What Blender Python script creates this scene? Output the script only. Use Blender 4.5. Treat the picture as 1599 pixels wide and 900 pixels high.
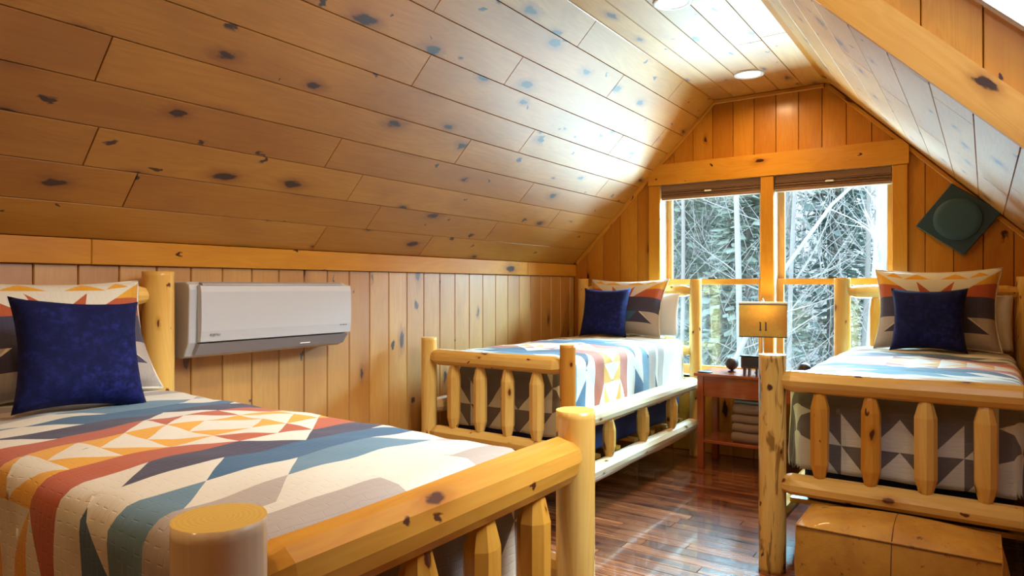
import bpy, bmesh, math, random
from mathutils import Vector, Matrix, Euler
PI = math.pi
R = math.radians
rnd = random.Random(11)
for o in list(bpy.data.objects):
    bpy.data.objects.remove(o)
SC = bpy.context.scene
COL = SC.collection

# ------------------------------------------------------------------ camera
cam_d = bpy.data.cameras.new('camera')
cam = bpy.data.objects.new('camera', cam_d)
COL.objects.link(cam)
cam.location = (0, 0, 1.3)
cam.rotation_euler = (PI/2, 0, R(34.62))
cam_d.sensor_width = 36
cam_d.lens = 36*1069/1599
cam_d.shift_y = -2.8/1599
cam_d.clip_start = 0.02
cam_d.clip_end = 300
SC.camera = cam

# ------------------------------------------------------------------ world, sun, exposure
W = bpy.data.worlds.new('sky')
SC.world = W
W.use_nodes = True
wn = W.node_tree.nodes; wl = W.node_tree.links
wn.clear()
wo = wn.new('ShaderNodeOutputWorld'); wb = wn.new('ShaderNodeBackground')
wtc = wn.new('ShaderNodeTexCoord'); wsx = wn.new('ShaderNodeSeparateXYZ'); wr = wn.new('ShaderNodeValToRGB')
wl.new(wtc.outputs['Generated'], wsx.inputs[0]); wl.new(wsx.outputs['Z'], wr.inputs[0])
wr.color_ramp.elements[0].position = 0.0; wr.color_ramp.elements[0].color = (0.86, 0.95, 1.0, 1)
wr.color_ramp.elements[1].position = 0.8; wr.color_ramp.elements[1].color = (0.60, 0.78, 1.0, 1)
wl.new(wr.outputs[0], wb.inputs[0]); wl.new(wb.outputs[0], wo.inputs[0])
wb.inputs[1].default_value = 3.8
sd = bpy.data.lights.new('sun', 'SUN'); sd.energy = 1.5; sd.angle = R(1.5); sd.color = (1, 0.97, 0.92)
sun = bpy.data.objects.new('sun', sd); COL.objects.link(sun)
sun.rotation_euler = Euler((R(50), 0, R(-28)))      # high sun from behind the house, upon the wood
SC.view_settings.view_transform = 'Standard'
SC.view_settings.look = 'None'
SC.view_settings.gamma = 1
SC.view_settings.use_curve_mapping = False
SC.view_settings.exposure = 0.0

def portal(loc, rot, sx, sy):
    d = bpy.data.lights.new('window_portal', 'AREA'); d.shape = 'RECTANGLE'; d.size = sx; d.size_y = sy
    d.cycles.is_portal = True
    o = bpy.data.objects.new('window_portal', d); COL.objects.link(o); o.location = loc; o.rotation_euler = rot
def daylight_fill(name, loc, rot, sx, sy, e, col, spread=180):
    d = bpy.data.lights.new(name, 'AREA'); d.shape = 'RECTANGLE'; d.size = sx; d.size_y = sy; d.energy = e; d.color = col; d.spread = R(spread)
    o = bpy.data.objects.new(name, d); COL.objects.link(o); o.location = loc; o.rotation_euler = rot
daylight_fill('ground_bounce_fill', (-1.34, 7.9, -0.75), (R(-128), 0, 0), 5.2, 1.8, 1750, (.50, .83, 1))  # unseen lamp added outside below the sill, brightens the ceiling
daylight_fill('sky_fill', (-0.6, 8.3, 3.45), (R(-66), 0, R(-10)), 4.0, 1.5, 3700, (.40, .78, 1))  # unseen lamp added above the window view, strengthens the sky's light
daylight_fill('skylight_fill', (1.9, 1.9, 4.0), (0, R(45), 0), 1.8, 1.8, 100, (.95, .98, 1), 85)  # unseen lamp added over the skylight, stands in for bright sky
portal((-1.34, 5.46, 1.36), (R(-90), 0, 0), 1.7, 1.6)

# ------------------------------------------------------------------ node helpers
class NT:
    def __init__(s, name):
        s.m = bpy.data.materials.new(name); s.m.use_nodes = True
        s.n = s.m.node_tree.nodes; s.l = s.m.node_tree.links; s.n.clear()
        s.out = s.n.new('ShaderNodeOutputMaterial')
        s.b = s.n.new('ShaderNodeBsdfPrincipled'); s.l.new(s.b.outputs[0], s.out.inputs[0])
    def link(s, a, b): s.l.new(a, b)
    def put(s, sock, v):
        if hasattr(v, 'is_output') or isinstance(v, bpy.types.NodeSocket): s.l.new(v, sock)
        else:
            if hasattr(sock.default_value, '__len__') and len(sock.default_value) == 4 and len(v) == 3: v = (*v, 1)
            sock.default_value = v
    def math(s, op, a, b=0.0, c=0.0, clamp=False):
        n = s.n.new('ShaderNodeMath'); n.operation = op; n.use_clamp = clamp
        s.put(n.inputs[0], a); s.put(n.inputs[1], b); s.put(n.inputs[2], c)
        return n.outputs[0]
    def mix(s, f, a, b, blend='MIX'):
        n = s.n.new('ShaderNodeMix'); n.data_type = 'RGBA'; n.blend_type = blend
        s.put(n.inputs[0], f); s.put(n.inputs[6], a); s.put(n.inputs[7], b)
        return n.outputs[2]
    def ss(s, v, a, b, lo=0.0, hi=1.0):
        n = s.n.new('ShaderNodeMapRange'); n.interpolation_type = 'SMOOTHSTEP'
        s.put(n.inputs[0], v); n.inputs[1].default_value = a; n.inputs[2].default_value = b
        n.inputs[3].default_value = lo; n.inputs[4].default_value = hi
        return n.outputs[0]
    def xyz(s, x, y, z=0.0):
        n = s.n.new('ShaderNodeCombineXYZ'); s.put(n.inputs[0], x); s.put(n.inputs[1], y); s.put(n.inputs[2], z)
        return n.outputs[0]
    def noise(s, vec, scale, detail=2, rough=0.5, dist=0.0):
        n = s.n.new('ShaderNodeTexNoise'); s.put(n.inputs['Vector'], vec)
        n.inputs['Scale'].default_value = scale; n.inputs['Detail'].default_value = detail
        n.inputs['Roughness'].default_value = rough; n.inputs['Distortion'].default_value = dist
        return n.outputs[0]
    def uv(s):
        n = s.n.new('ShaderNodeUVMap'); n.uv_map = 'UVMap'
        q = s.n.new('ShaderNodeSeparateXYZ'); s.l.new(n.outputs[0], q.inputs[0])
        return n.outputs[0], q.outputs[0], q.outputs[1]
    def objrand(s):
        return s.n.new('ShaderNodeObjectInfo').outputs['Random']
    def bump(s, h, strength, dist):
        n = s.n.new('ShaderNodeBump'); n.inputs['Strength'].default_value = strength; n.inputs['Distance'].default_value = dist
        s.put(n.inputs['Height'], h); s.l.new(n.outputs[0], s.b.inputs['Normal'])
    def setp(s, **k):
        for a, v in k.items():
            s.put(s.b.inputs[a.replace('_', ' ')], v)

def wood(name, light, dark, deep, knotc=(0.035, 0.008, 0.003), ku=2.3, kv=5.2, kthr=0.45, kr=0.16, rough=0.36, coat=0.35, coatr=0.2,
         grain=60, var=0.5, bump=0.12, cior=1.5, streak=0.0):
    t = NT(name)
    _, u, v = t.uv()
    rn = t.objrand()
    rz = t.math('MULTIPLY', rn, 37.0)
    vor = t.n.new('ShaderNodeTexVoronoi'); vor.voronoi_dimensions = '3D'; vor.inputs['Scale'].default_value = 1
    wob = t.noise(t.xyz(t.math('MULTIPLY', u, 14), t.math('MULTIPLY', v, 34), rz), 1, 3)
    uu = t.math('ADD', t.math('MULTIPLY', u, ku), t.math('MULTIPLY', wob, 0.22))
    vv = t.math('ADD', t.math('MULTIPLY', v, kv), t.math('MULTIPLY', wob, 0.20))
    vor2 = t.n.new('ShaderNodeTexVoronoi'); vor2.voronoi_dimensions = '2D'; vor2.inputs['Scale'].default_value = 1
    t.put(vor2.inputs['Vector'], t.xyz(uu, vv))
    t.n.remove(vor)
    d = vor2.outputs['Distance']
    cs = t.n.new('ShaderNodeSeparateColor'); t.link(vor2.outputs['Color'], cs.inputs[0])
    on = t.math('GREATER_THAN', cs.outputs[0], kthr)
    rad = t.math('MULTIPLY_ADD', cs.outputs[1], kr*0.9, kr*0.22)
    dn = t.math('DIVIDE', d, rad)
    knot = t.math('MULTIPLY', t.ss(dn, 0.55, 0.95, 1, 0), on)
    halo = t.math('MULTIPLY', t.ss(dn, 0.5, 3.2, 1, 0), on)
    # little spike knots lying across the grain
    v3 = t.n.new('ShaderNodeTexVoronoi'); v3.voronoi_dimensions = '2D'; v3.inputs['Scale'].default_value = 1
    t.put(v3.inputs['Vector'], t.xyz(t.math('ADD', t.math('MULTIPLY', u, ku*1.7), t.math('MULTIPLY', wob, 0.5)), t.math('ADD', t.math('MULTIPLY', v, kv*0.8), t.math('MULTIPLY', rn, 13))))
    c3 = t.n.new('ShaderNodeSeparateColor'); t.link(v3.outputs['Color'], c3.inputs[0])
    spike = t.math('MULTIPLY', t.ss(t.math('DIVIDE', v3.outputs['Distance'], t.math('MULTIPLY_ADD', c3.outputs[1], kr*.7, kr*.12)), .5, 1.0, 1, 0), t.math('GREATER_THAN', c3.outputs[2], kthr+.12))
    knot = t.math('MAXIMUM', knot, spike)
    # grain bends round the knots
    vg = t.math('ADD', v, t.math('MULTIPLY', t.math('MULTIPLY', halo, halo), 0.02))
    low = t.noise(t.xyz(t.math('MULTIPLY', u, 1.3), t.math('MULTIPLY', vg, 11), rz), 1, 2, 0.5, 0.6)
    rings = t.math('SINE', t.math('MULTIPLY', low, 60))
    fine = t.noise(t.xyz(t.math('MULTIPLY', u, 4), t.math('MULTIPLY', vg, grain*3), rz), 1, 3, 0.6)
    g = t.math('ADD', t.math('MULTIPLY_ADD', rings, 0.16, 0.30), t.math('MULTIPLY', t.math('SUBTRACT', fine, 0.5), 0.9), clamp=True)
    broad = t.noise(t.xyz(t.math('MULTIPLY', u, 1.6), t.math('MULTIPLY', v, 4), rz), 1, 2)
    c = t.mix(g, light, dark)
    c = t.mix(t.math('MULTIPLY', t.ss(broad, 0.35, 0.75), 0.45), c, deep)
    c = t.mix(t.math('MULTIPLY', t.math('POWER', halo, 2.0), 0.75), c, tuple(x*0.8 for x in deep))
    c = t.mix(t.math('MULTIPLY', rn, var), c, deep)
    if streak:
        st_ = t.noise(t.xyz(t.math('MULTIPLY', u, 3.0), t.math('MULTIPLY', v, 17), rz), 1, 3, 0.6, 1.2)
        c = t.mix(t.ss(st_, .50, .57, 0, streak), c, tuple(x*.45 for x in deep))
    c = t.mix(knot, c, knotc)
    t.setp(Base_Color=c, Roughness=t.math('MULTIPLY_ADD', fine, 0.14, rough-0.07))
    t.setp(Coat_Weight=coat, Coat_Roughness=coatr, Coat_IOR=cior, Specular_IOR_Level=0.2)
    t.bump(t.math('ADD', t.math('MULTIPLY', g, -0.5), t.math('MULTIPLY', knot, 1.0)), bump, 0.004)
    return t.m

def plain(name, col, rough=0.5, metal=0.0, noise_amt=0.06, scale=30, coat=0.0, emis=None, estr=0.0, bump=0.0):
    t = NT(name)
    tc = t.n.new('ShaderNodeTexCoord').outputs['Object']
    n = t.noise(tc, scale, 3)
    c = t.mix(t.math('MULTIPLY', n, noise_amt*4), col, tuple(x*0.72 for x in col))
    t.setp(Base_Color=c, Roughness=rough, Metallic=metal, Coat_Weight=coat)
    if emis: t.setp(Emission_Color=emis, Emission_Strength=estr)
    if bump: t.bump(n, bump, 0.004)
    return t.m

def fabric(name, col, quilt=0.7, rough=0.85):
    t = NT(name)
    vec, u, v = t.uv()
    n1 = t.noise(vec, 900, 2); n2 = t.noise(vec, 14, 3)
    br = t.n.new('ShaderNodeTexBrick'); br.inputs['Scale'].default_value = 1
    br.inputs['Color1'].default_value = (1, 1, 1, 1); br.inputs['Color2'].default_value = (1, 1, 1, 1); br.inputs['Mortar'].default_value = (0, 0, 0, 1)
    br.inputs['Mortar Size'].default_value = 0.0022; br.inputs['Mortar Smooth'].default_value = 1.0
    br.inputs['Brick Width'].default_value = 0.05; br.inputs['Row Height'].default_value = 0.019
    w = t.noise(vec, 9, 2)
    t.put(br.inputs['Vector'], t.xyz(t.math('ADD', v, t.math('MULTIPLY', w, 0.02)), t.math('ADD', u, t.math('MULTIPLY', w, 0.03))))
    c = t.mix(t.math('MULTIPLY', n1, 0.35), col, tuple(x*0.7 for x in col))
    t.setp(Base_Color=c, Roughness=rough, Sheen_Weight=0.15)
    h = t.math('ADD', t.math('MULTIPLY', br.outputs['Color'], quilt), t.math('MULTIPLY', n2, 0.6))
    t.bump(h, 0.32, 0.004)
    return t.m

def velvet(name, col, hi):
    t = NT(name)
    tc = t.n.new('ShaderNodeTexCoord').outputs['Object']
    n1 = t.noise(tc, 38, 5, 0.7); n2 = t.noise(tc, 7, 3, 0.6, 0.8)
    f = t.math('MULTIPLY', t.ss(n1, 0.38, 0.72), t.ss(n2, 0.3, 0.7), clamp=True)
    t.setp(Base_Color=t.mix(f, col, hi), Roughness=0.85, Specular_IOR_Level=0.2, Sheen_Weight=0.06, Sheen_Tint=(0.25, 0.3, 0.9))
    t.bump(n1, 0.35, 0.004)
    return t.m

def leather(name):
    t = NT(name)
    tc = t.n.new('ShaderNodeTexCoord').outputs['Object']
    n1 = t.noise(tc, 9, 4, 0.6); n2 = t.noise(tc, 220, 2); n3 = t.noise(tc, 26, 3, 0.6)
    c = t.mix(t.ss(n1, 0.3, 0.7), (0.54, 0.27, 0.03), (0.42, 0.18, 0.02))
    c = t.mix(t.ss(n3, 0.62, 0.75), c, (0.12, 0.035, 0.006))
    t.setp(Base_Color=c, Roughness=0.52, Coat_Weight=0.08)
    t.bump(t.math('ADD', n2, t.math('MULTIPLY', n1, 3)), 0.25, 0.003)
    return t.m

def endgrain(name, c1, c2):
    t = NT(name)
    vec, u, v = t.uv()
    w = t.noise(vec, 30, 3)
    r = t.math('SQRT', t.math('ADD', t.math('MULTIPLY', u, u), t.math('MULTIPLY', v, v)))
    rr = t.math('SINE', t.math('MULTIPLY', t.math('ADD', r, t.math('MULTIPLY', w, 0.012)), 900))
    c = t.mix(t.math('MULTIPLY_ADD', rr, 0.25, 0.4), c1, c2)
    t.setp(Base_Color=c, Roughness=0.4, Coat_Weight=0.2)
    return t.m

def floormat(name):
    t = NT(name)
    _, u, v = t.uv(); rn = t.objrand(); rz = t.math('MULTIPLY', rn, 51)
    g = t.noise(t.xyz(t.math('MULTIPLY', u, 3), t.math('MULTIPLY', v, 90), rz), 1, 4, 0.65)
    b = t.noise(t.xyz(t.math('MULTIPLY', u, 2), t.math('MULTIPLY', v, 18), rz), 1, 3, 0.5, 0.8)
    c = t.mix(t.ss(g, 0.3, 0.7), (0.50, 0.17, 0.055), (0.15, 0.034, 0.012))
    c = t.mix(t.ss(b, 0.45, 0.7), c, (0.045, 0.010, 0.006))
    c = t.mix(t.math('MULTIPLY', t.math('POWER', rn, 1.5), 0.8), c, (0.055, 0.011, 0.006))
    t.setp(Base_Color=c, Roughness=0.26, Coat_Weight=1.0, Coat_Roughness=0.07)
    t.bump(t.math('ADD', g, b), 0.12, 0.003)
    return t.m

def glassmat():
    t = NT('window_glass')
    tr = t.n.new('ShaderNodeBsdfTransparent'); gl = t.n.new('ShaderNodeBsdfGlossy'); gl.inputs['Roughness'].default_value = 0.02
    tr.inputs[0].default_value = (0.96, 0.985, 0.98, 1)
    lw = t.n.new('ShaderNodeLayerWeight'); lw.inputs[0].default_value = 0.5
    fr = t.math('MULTIPLY_ADD', t.math('POWER', lw.outputs['Facing'], 5.0), 0.9, 0.035)
    mx = t.n.new('ShaderNodeMixShader'); t.link(fr, mx.inputs[0]); t.link(tr.outputs[0], mx.inputs[1]); t.link(gl.outputs[0], mx.inputs[2])
    t.link(mx.outputs[0], t.out.inputs[0]); t.n.remove(t.b)
    return t.m

M = {}
M['pine'] = wood('knotty_pine', (0.56, 0.265, 0.028), (0.43, 0.165, 0.011), (0.27, 0.080, 0.004), kthr=.5, rough=0.55, coat=1.0, coatr=0.52, cior=1.62, kr=.13, var=.4)
M['pine_wall'] = wood('pine_wainscot', (0.58, 0.30, 0.065), (0.46, 0.20, 0.030), (0.30, 0.095, 0.010), ku=1.7, kv=4.6, kthr=0.60, kr=0.12, rough=0.45, coat=1.0, coatr=0.38, cior=1.9, var=.4)
M['pine_gable'] = wood('pine_gable_boards', (0.56, 0.24, 0.02), (0.45, 0.155, 0.009), (0.33, 0.09, 0.004), ku=1.7, kv=4.8, kthr=0.60, kr=0.13, rough=0.42, coat=0.3)
M['pine_beam'] = wood('pine_beam_board', (0.50, 0.23, 0.045), (0.42, 0.17, 0.025), (0.34, 0.11, 0.014), ku=2.4, kv=5, kthr=0.5, kr=0.16, rough=0.42, coat=0.2, var=0.1)
M['trim'] = wood('pine_trim', (0.62, 0.29, 0.03), (0.52, 0.20, 0.014), (0.36, 0.11, 0.006), ku=2.4, kv=5, kthr=0.6, kr=0.14, rough=0.4, coat=0.35, var=0.55)
M['log'] = wood('peeled_log', (0.80, 0.53, 0.16), (0.70, 0.39, 0.075), (0.58, 0.27, 0.035), knotc=(0.13, 0.035, 0.012), ku=3.2, kv=6.5, kthr=0.35, kr=0.10, rough=0.33, coat=0.4, coatr=0.15, grain=35, var=0.25)
M['log_dark'] = wood('peeled_log_orange', (0.70, 0.36, 0.055), (0.58, 0.24, 0.025), (0.45, 0.145, 0.010), knotc=(0.09, 0.025, 0.01), ku=3.2, kv=6.5, kthr=0.35, kr=0.10, rough=0.33, coat=0.4, coatr=0.15, grain=35, var=0.3)
M['log_streak'] = wood('streaky_log', (0.78, 0.52, 0.15), (0.64, 0.36, 0.07), (0.46, 0.20, 0.03), knotc=(0.07, 0.02, 0.01), ku=4.2, kv=9, kthr=0.35, kr=0.16, rough=0.33, coat=0.4, coatr=0.15, grain=20, var=0.1, streak=.85)
M['log_pale_lit'] = wood('pale_lit_peeled_log', (0.84, 0.72, 0.52), (0.76, 0.60, 0.36), (0.68, 0.46, 0.20), knotc=(0.20, 0.08, 0.03), ku=3.2, kv=6.5, kthr=0.55, kr=0.10, rough=0.35, coat=0.35, coatr=0.15, grain=30, var=0.1)  # pale log; on side rails the window light is painted into the colour
M['log_end'] = endgrain('log_cut_end', (0.80, 0.60, 0.17), (0.70, 0.46, 0.09))
M['cherry'] = wood('red_brown_table', (0.40, 0.085, 0.020), (0.28, 0.05, 0.012), (0.14, 0.02, 0.006), kthr=1.1, rough=0.25, coat=0.6, coatr=0.08, var=0.2, bump=0.03)
M['sash'] = wood('sash_wood', (0.66, 0.34, 0.07), (0.55, 0.24, 0.04), (0.45, 0.17, 0.02), kthr=1.1, rough=0.4, var=0.1)
M['floor'] = floormat('hardwood_strip')
M['gap'] = plain('joint_shadow_gap', (0.07, 0.028, 0.010), 0.9)
M['white'] = plain('white_plastic', (0.50, 0.50, 0.52), 0.32, noise_amt=0.01)
M['white_dim'] = plain('pale_grey_plastic', (0.30, 0.29, 0.30), 0.35, noise_amt=0.01)
M['vinyl'] = plain('white_vinyl', (0.82, 0.82, 0.80), 0.35, noise_amt=0.02)
M['grey_mark'] = plain('grey_print', (0.12, 0.14, 0.15), 0.5)
M['slot'] = plain('dark_slot', (0.06, 0.06, 0.065), 0.6)
M['blind'] = plain('tan_cellular_fabric', (0.27, 0.15, 0.085), 0.85, bump=0.1)
M['black'] = plain('teal_black_paint', (0.010, 0.042, 0.065), 0.42, noise_amt=0.05, coat=0.1)
M['black2'] = plain('teal_black_mesh', (0.02, 0.07, 0.10), 0.55, noise_amt=0.1, scale=90)
M['iron'] = plain('dark_iron', (0.045, 0.035, 0.04), 0.42, 0.5, noise_amt=0.1, bump=0.1)
M['cocoa'] = plain('dark_box_wood', (0.07, 0.045, 0.035), 0.45, noise_amt=0.15)
M['coaster'] = plain('black_coaster', (0.01, 0.02, 0.03), 0.3)
M['mug'] = plain('white_ceramic', (0.75, 0.76, 0.76), 0.2, noise_amt=0.01)
M['brass'] = plain('pale_metal', (0.6, 0.6, 0.58), 0.3, 0.8, noise_amt=0.02)
M['towel'] = plain('brown_towel', (0.28, 0.165, 0.10), 0.95, noise_amt=0.12, scale=160, bump=0.5)
M['towel_blue'] = plain('blue_grey_towel', (0.28, 0.38, 0.48), 0.95, noise_amt=0.12, scale=160, bump=0.5)
M['mattress'] = plain('mattress_ticking', (0.7, 0.7, 0.68), 0.9)
M['navy_sheet'] = plain('navy_sheet', (0.008, 0.014, 0.10), 0.8, noise_amt=0.15, scale=12)
M['pillowcase'] = plain('white_pillowcase', (0.72, 0.75, 0.78), 0.9, noise_amt=0.03, scale=6)
M['leather'] = leather('tan_leather')
M['seam'] = plain('leather_seam', (0.10, 0.035, 0.008), 0.6)
M['navy_velvet'] = velvet('navy_velvet', (0.003, 0.005, 0.045), (0.016, 0.022, 0.17))
M['glass'] = glassmat()
QC = {'cream': (0.66, 0.62, 0.53), 'gold': (0.68, 0.33, 0.02), 'rust': (0.42, 0.085, 0.025), 'navy': (0.045, 0.038, 0.075),
      'blue': (0.035, 0.105, 0.20), 'slate': (0.11, 0.21, 0.29), 'grey': (0.40, 0.34, 0.30), 'taupe': (0.155, 0.125, 0.115), 'edge': (0.06, 0.055, 0.06)}
QK = list(QC)
for k in QK: M['q_'+k] = fabric('quilt_'+k, QC[k])
M['bark'] = plain('pale_bark', (0.40, 0.42, 0.42), 0.9, noise_amt=0.25, scale=6)
M['bark2'] = plain('grey_bark', (0.30, 0.31, 0.30), 0.9, noise_amt=0.25, scale=6)
M['leaf'] = plain('evergreen_needles', (0.24, 0.37, 0.34), 0.8, noise_amt=0.4, scale=1.2)
M['leaf2'] = plain('pale_evergreen', (0.38, 0.50, 0.44), 0.8, noise_amt=0.4, scale=1.2)
M['ground'] = plain('pale_winter_ground', (0.55, 0.56, 0.52), 0.95, noise_amt=0.3, scale=0.7)
def emit(name, col, st):
    t = NT(name); t.setp(Base_Color=(0.8, 0.8, 0.8), Emission_Color=col, Emission_Strength=st); return t.m
M['bulb'] = emit('lit_lens', (1, 0.95, 0.86), 6)
M['bulb_small'] = emit('lit_bulb', (1, 0.74, 0.38), 6)
def shademat():
    t = NT('lit_parchment_shade')
    tc = t.n.new('ShaderNodeTexCoord').outputs['Object']
    n = t.noise(tc, 60, 4, 0.7)
    c = t.mix(n, (0.62, 0.42, 0.15), (0.42, 0.26, 0.08))
    t.setp(Base_Color=c, Roughness=0.8)
    tl = t.n.new('ShaderNodeBsdfTranslucent'); t.link(c, tl.inputs[0])
    mx = t.n.new('ShaderNodeMixShader'); mx.inputs[0].default_value = 0.5
    t.link(t.b.outputs[0], mx.inputs[1]); t.link(tl.outputs[0], mx.inputs[2]); t.link(mx.outputs[0], t.out.inputs[0])
    return t.m
M['shade'] = shademat()

# ------------------------------------------------------------------ object helpers
def link(name, me, parent=None):
    o = bpy.data.objects.new(name, me); COL.objects.link(o)
    if parent: o.parent = parent
    return o
def mesh(name, verts, faces, mats, parent=None, fmat=None, uvs=None, smooth=False):
    me = bpy.data.meshes.new(name); me.from_pydata(verts, [], faces)
    for m in (mats if isinstance(mats, (list, tuple)) else [mats]): me.materials.append(m)
    if fmat: me.polygons.foreach_set('material_index', fmat)
    if smooth is True: me.polygons.foreach_set('use_smooth', [True]*len(faces))
    elif smooth: me.polygons.foreach_set('use_smooth', smooth)
    if uvs:
        ul = me.uv_layers.new(name='UVMap')
        flat = []
        for f in uvs:
            for p in f: flat += [p[0], p[1]]
        ul.data.foreach_set('uv', flat)
    me.update()
    return link(name, me, parent)
def from_bm(name, bm, mats, parent=None, smooth=False):
    me = bpy.data.meshes.new(name); bm.to_mesh(me); bm.free()
    for m in (mats if isinstance(mats, (list, tuple)) else [mats]): me.materials.append(m)
    if smooth: me.polygons.foreach_set('use_smooth', [True]*len(me.polygons))
    return link(name, me, parent)
def empty(name, loc=(0, 0, 0), rz=0):
    o = bpy.data.objects.new(name, None); COL.objects.link(o); o.location = loc; o.rotation_euler = (0, 0, rz)
    o.empty_display_size = 0.1
    return o
def tag(o, label=None, cat=None, group=None, kind=None):
    if label: o['label'] = label
    if cat: o['category'] = cat
    if group: o['group'] = group
    if kind: o['kind'] = kind
    return o
def struct(o, label=None, cat=None): return tag(o, label, cat, kind='structure')

class MB:
    """collects shapes with wood UVs (u along the longest side) into one mesh"""
    def __init__(s): s.v = []; s.f = []; s.uv = []; s.m = []; s.sm = []
    def face(s, idx, uv, mi=0, sm=False): s.f.append(idx); s.uv.append(uv); s.m.append(mi); s.sm.append(sm)
    def box(s, lo, hi, mi=0, bev=0.0, mtx=None):
        lo = Vector(lo); hi = Vector(hi)
        c = (lo+hi)/2; h = (hi-lo)/2
        b = min(bev, min(h)*0.95)
        ax = max(range(3), key=lambda i: h[i])
        off = (rnd.random()*20, rnd.random()*20)
        bm = bmesh.new()
        bmesh.ops.create_cube(bm, size=1)
        for v in bm.verts: v.co = Vector((v.co.x*2*h.x, v.co.y*2*h.y, v.co.z*2*h.z))
        if b > 0: bmesh.ops.bevel(bm, geom=bm.edges[:], offset=b, segments=1, profile=0.5, affect='EDGES')
        bm.verts.index_update(); base = len(s.v)
        for v in bm.verts:
            p = v.co+c
            s.v.append(tuple(mtx @ p) if mtx else tuple(p))
        for f in bm.faces:
            n = f.normal; k = max(range(3), key=lambda i: abs(n[i]))
            rest = [i for i in range(3) if i != k]
            if ax in rest: ua = ax; va = [i for i in rest if i != ax][0]
            else: ua, va = rest
            s.face([base+v.index for v in f.verts], [(v.co[ua]+off[0]+k*3, v.co[va]+off[1]) for v in f.verts], mi)
        bm.free()
    def prism(s, poly, y0, y1, mi=0, axis='y'):
        """2D polygon (a,b) extruded; axis y: (a,y,b); axis x: (x,a,b); axis z: (a,b,z)"""
        def P(a, b, t): return {'y': (a, t, b), 'x': (t, a, b), 'z': (a, b, t)}[axis]
        n = len(poly); base = len(s.v); off = (rnd.random()*20, rnd.random()*20)
        for t in (y0, y1):
            for a, b in poly: s.v.append(P(a, b, t))
        s.face(list(range(base, base+n)), [(a+off[0], b+off[1]) for a, b in poly], mi)
        s.face(list(range(base+2*n-1, base+n-1, -1)), [(a+off[0], b+off[1]) for a, b in reversed(poly)], mi)
        L = 0
        for i in range(n):
            j = (i+1) % n; d = math.dist(poly[i], poly[j])
            s.face([base+j, base+i, base+n+i, base+n+j], [(y0, L+d), (y0, L), (y1, L), (y1, L+d)], mi); L += d
    def lathe(s, prof, c=(0, 0, 0), seg=24, mi=0, sm=True, cap=True):
        base = len(s.v); n = len(prof)
        for r, z in prof:
            for k in range(seg):
                a = 2*PI*k/seg; s.v.append((c[0]+r*math.cos(a), c[1]+r*math.sin(a), c[2]+z))
        for i in range(n-1):
            for k in range(seg):
                k2 = (k+1) % seg
                s.face([base+i*seg+k, base+i*seg+k2, base+(i+1)*seg+k2, base+(i+1)*seg+k], [(i*.05, k/seg*.3), (i*.05, (k+1)/seg*.3), ((i+1)*.05, (k+1)/seg*.3), ((i+1)*.05, k/seg*.3)], mi, sm)
        if cap:
            s.face([base+k for k in range(seg)][::-1], [(math.cos(2*PI*k/seg)*.05, math.sin(2*PI*k/seg)*.05) for k in range(seg)][::-1], mi)
            s.face([base+(n-1)*seg+k for k in range(seg)], [(math.cos(2*PI*k/seg)*.05, math.sin(2*PI*k/seg)*.05) for k in range(seg)], mi)
    def tube(s, pts, rad, seg=8, mi=0, sm=True, capmi=None, uvo=None, rn=0.0, seed=0):
        """swept tube with end caps; rn adds hand-peeled unevenness"""
        rr = random.Random(seed)
        pts = [Vector(p) for p in pts]; n = len(pts); base = len(s.v)
        uo = uvo or (rr.random()*40, rr.random()*40)
        d0 = (pts[-1]-pts[0]).normalized()
        up = Vector((0, 0, 1)) if abs(d0.z) < 0.9 else Vector((1, 0, 0))
        side = [1+rr.uniform(-rn, rn) for _ in range(seg)]
        side2 = [rr.uniform(-rn, rn)*0.8 for _ in range(seg)]
        a0 = rr.random()*6; L = [0]
        for i in range(1, n): L.append(L[-1]+(pts[i]-pts[i-1]).length)
        for i in range(n):
            d = (pts[min(i+1, n-1)]-pts[max(i-1, 0)]).normalized()
            e1 = d.cross(up).normalized(); e2 = d.cross(e1)
            for k in range(seg):
                a = a0+2*PI*k/seg; r = rad[i]*(side[k]+side2[k]*math.sin(L[i]*7+k*2))
                s.v.append(tuple(pts[i]+(e1*math.cos(a)+e2*math.sin(a))*r))
        rm = max(rad)
        for i in range(n-1):
            for k in range(seg):
                k2 = (k+1) % seg; v0 = 2*PI*rm*k/seg; v1 = 2*PI*rm*(k+1)/seg
                s.face([base+i*seg+k, base+(i+1)*seg+k, base+(i+1)*seg+k2, base+i*seg+k2],
                       [(uo[0]+L[i], uo[1]+v0), (uo[0]+L[i+1], uo[1]+v0), (uo[0]+L[i+1], uo[1]+v1), (uo[0]+L[i], uo[1]+v1)], mi, sm)
        cm = mi if capmi is None else capmi
        cu = lambda k, r: (math.cos(2*PI*k/seg)*r, math.sin(2*PI*k/seg)*r)
        s.face([base+k for k in range(seg)], [cu(k, rad[0]) for k in range(seg)], cm)
        s.face([base+(n-1)*seg+k for k in range(seg)][::-1], [cu(k, rad[-1]) for k in range(seg)][::-1], cm)
    def build(s, name, mats, parent=None):
        return mesh(name, s.v, s.f, mats, parent, s.m, s.uv, s.sm)

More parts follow.
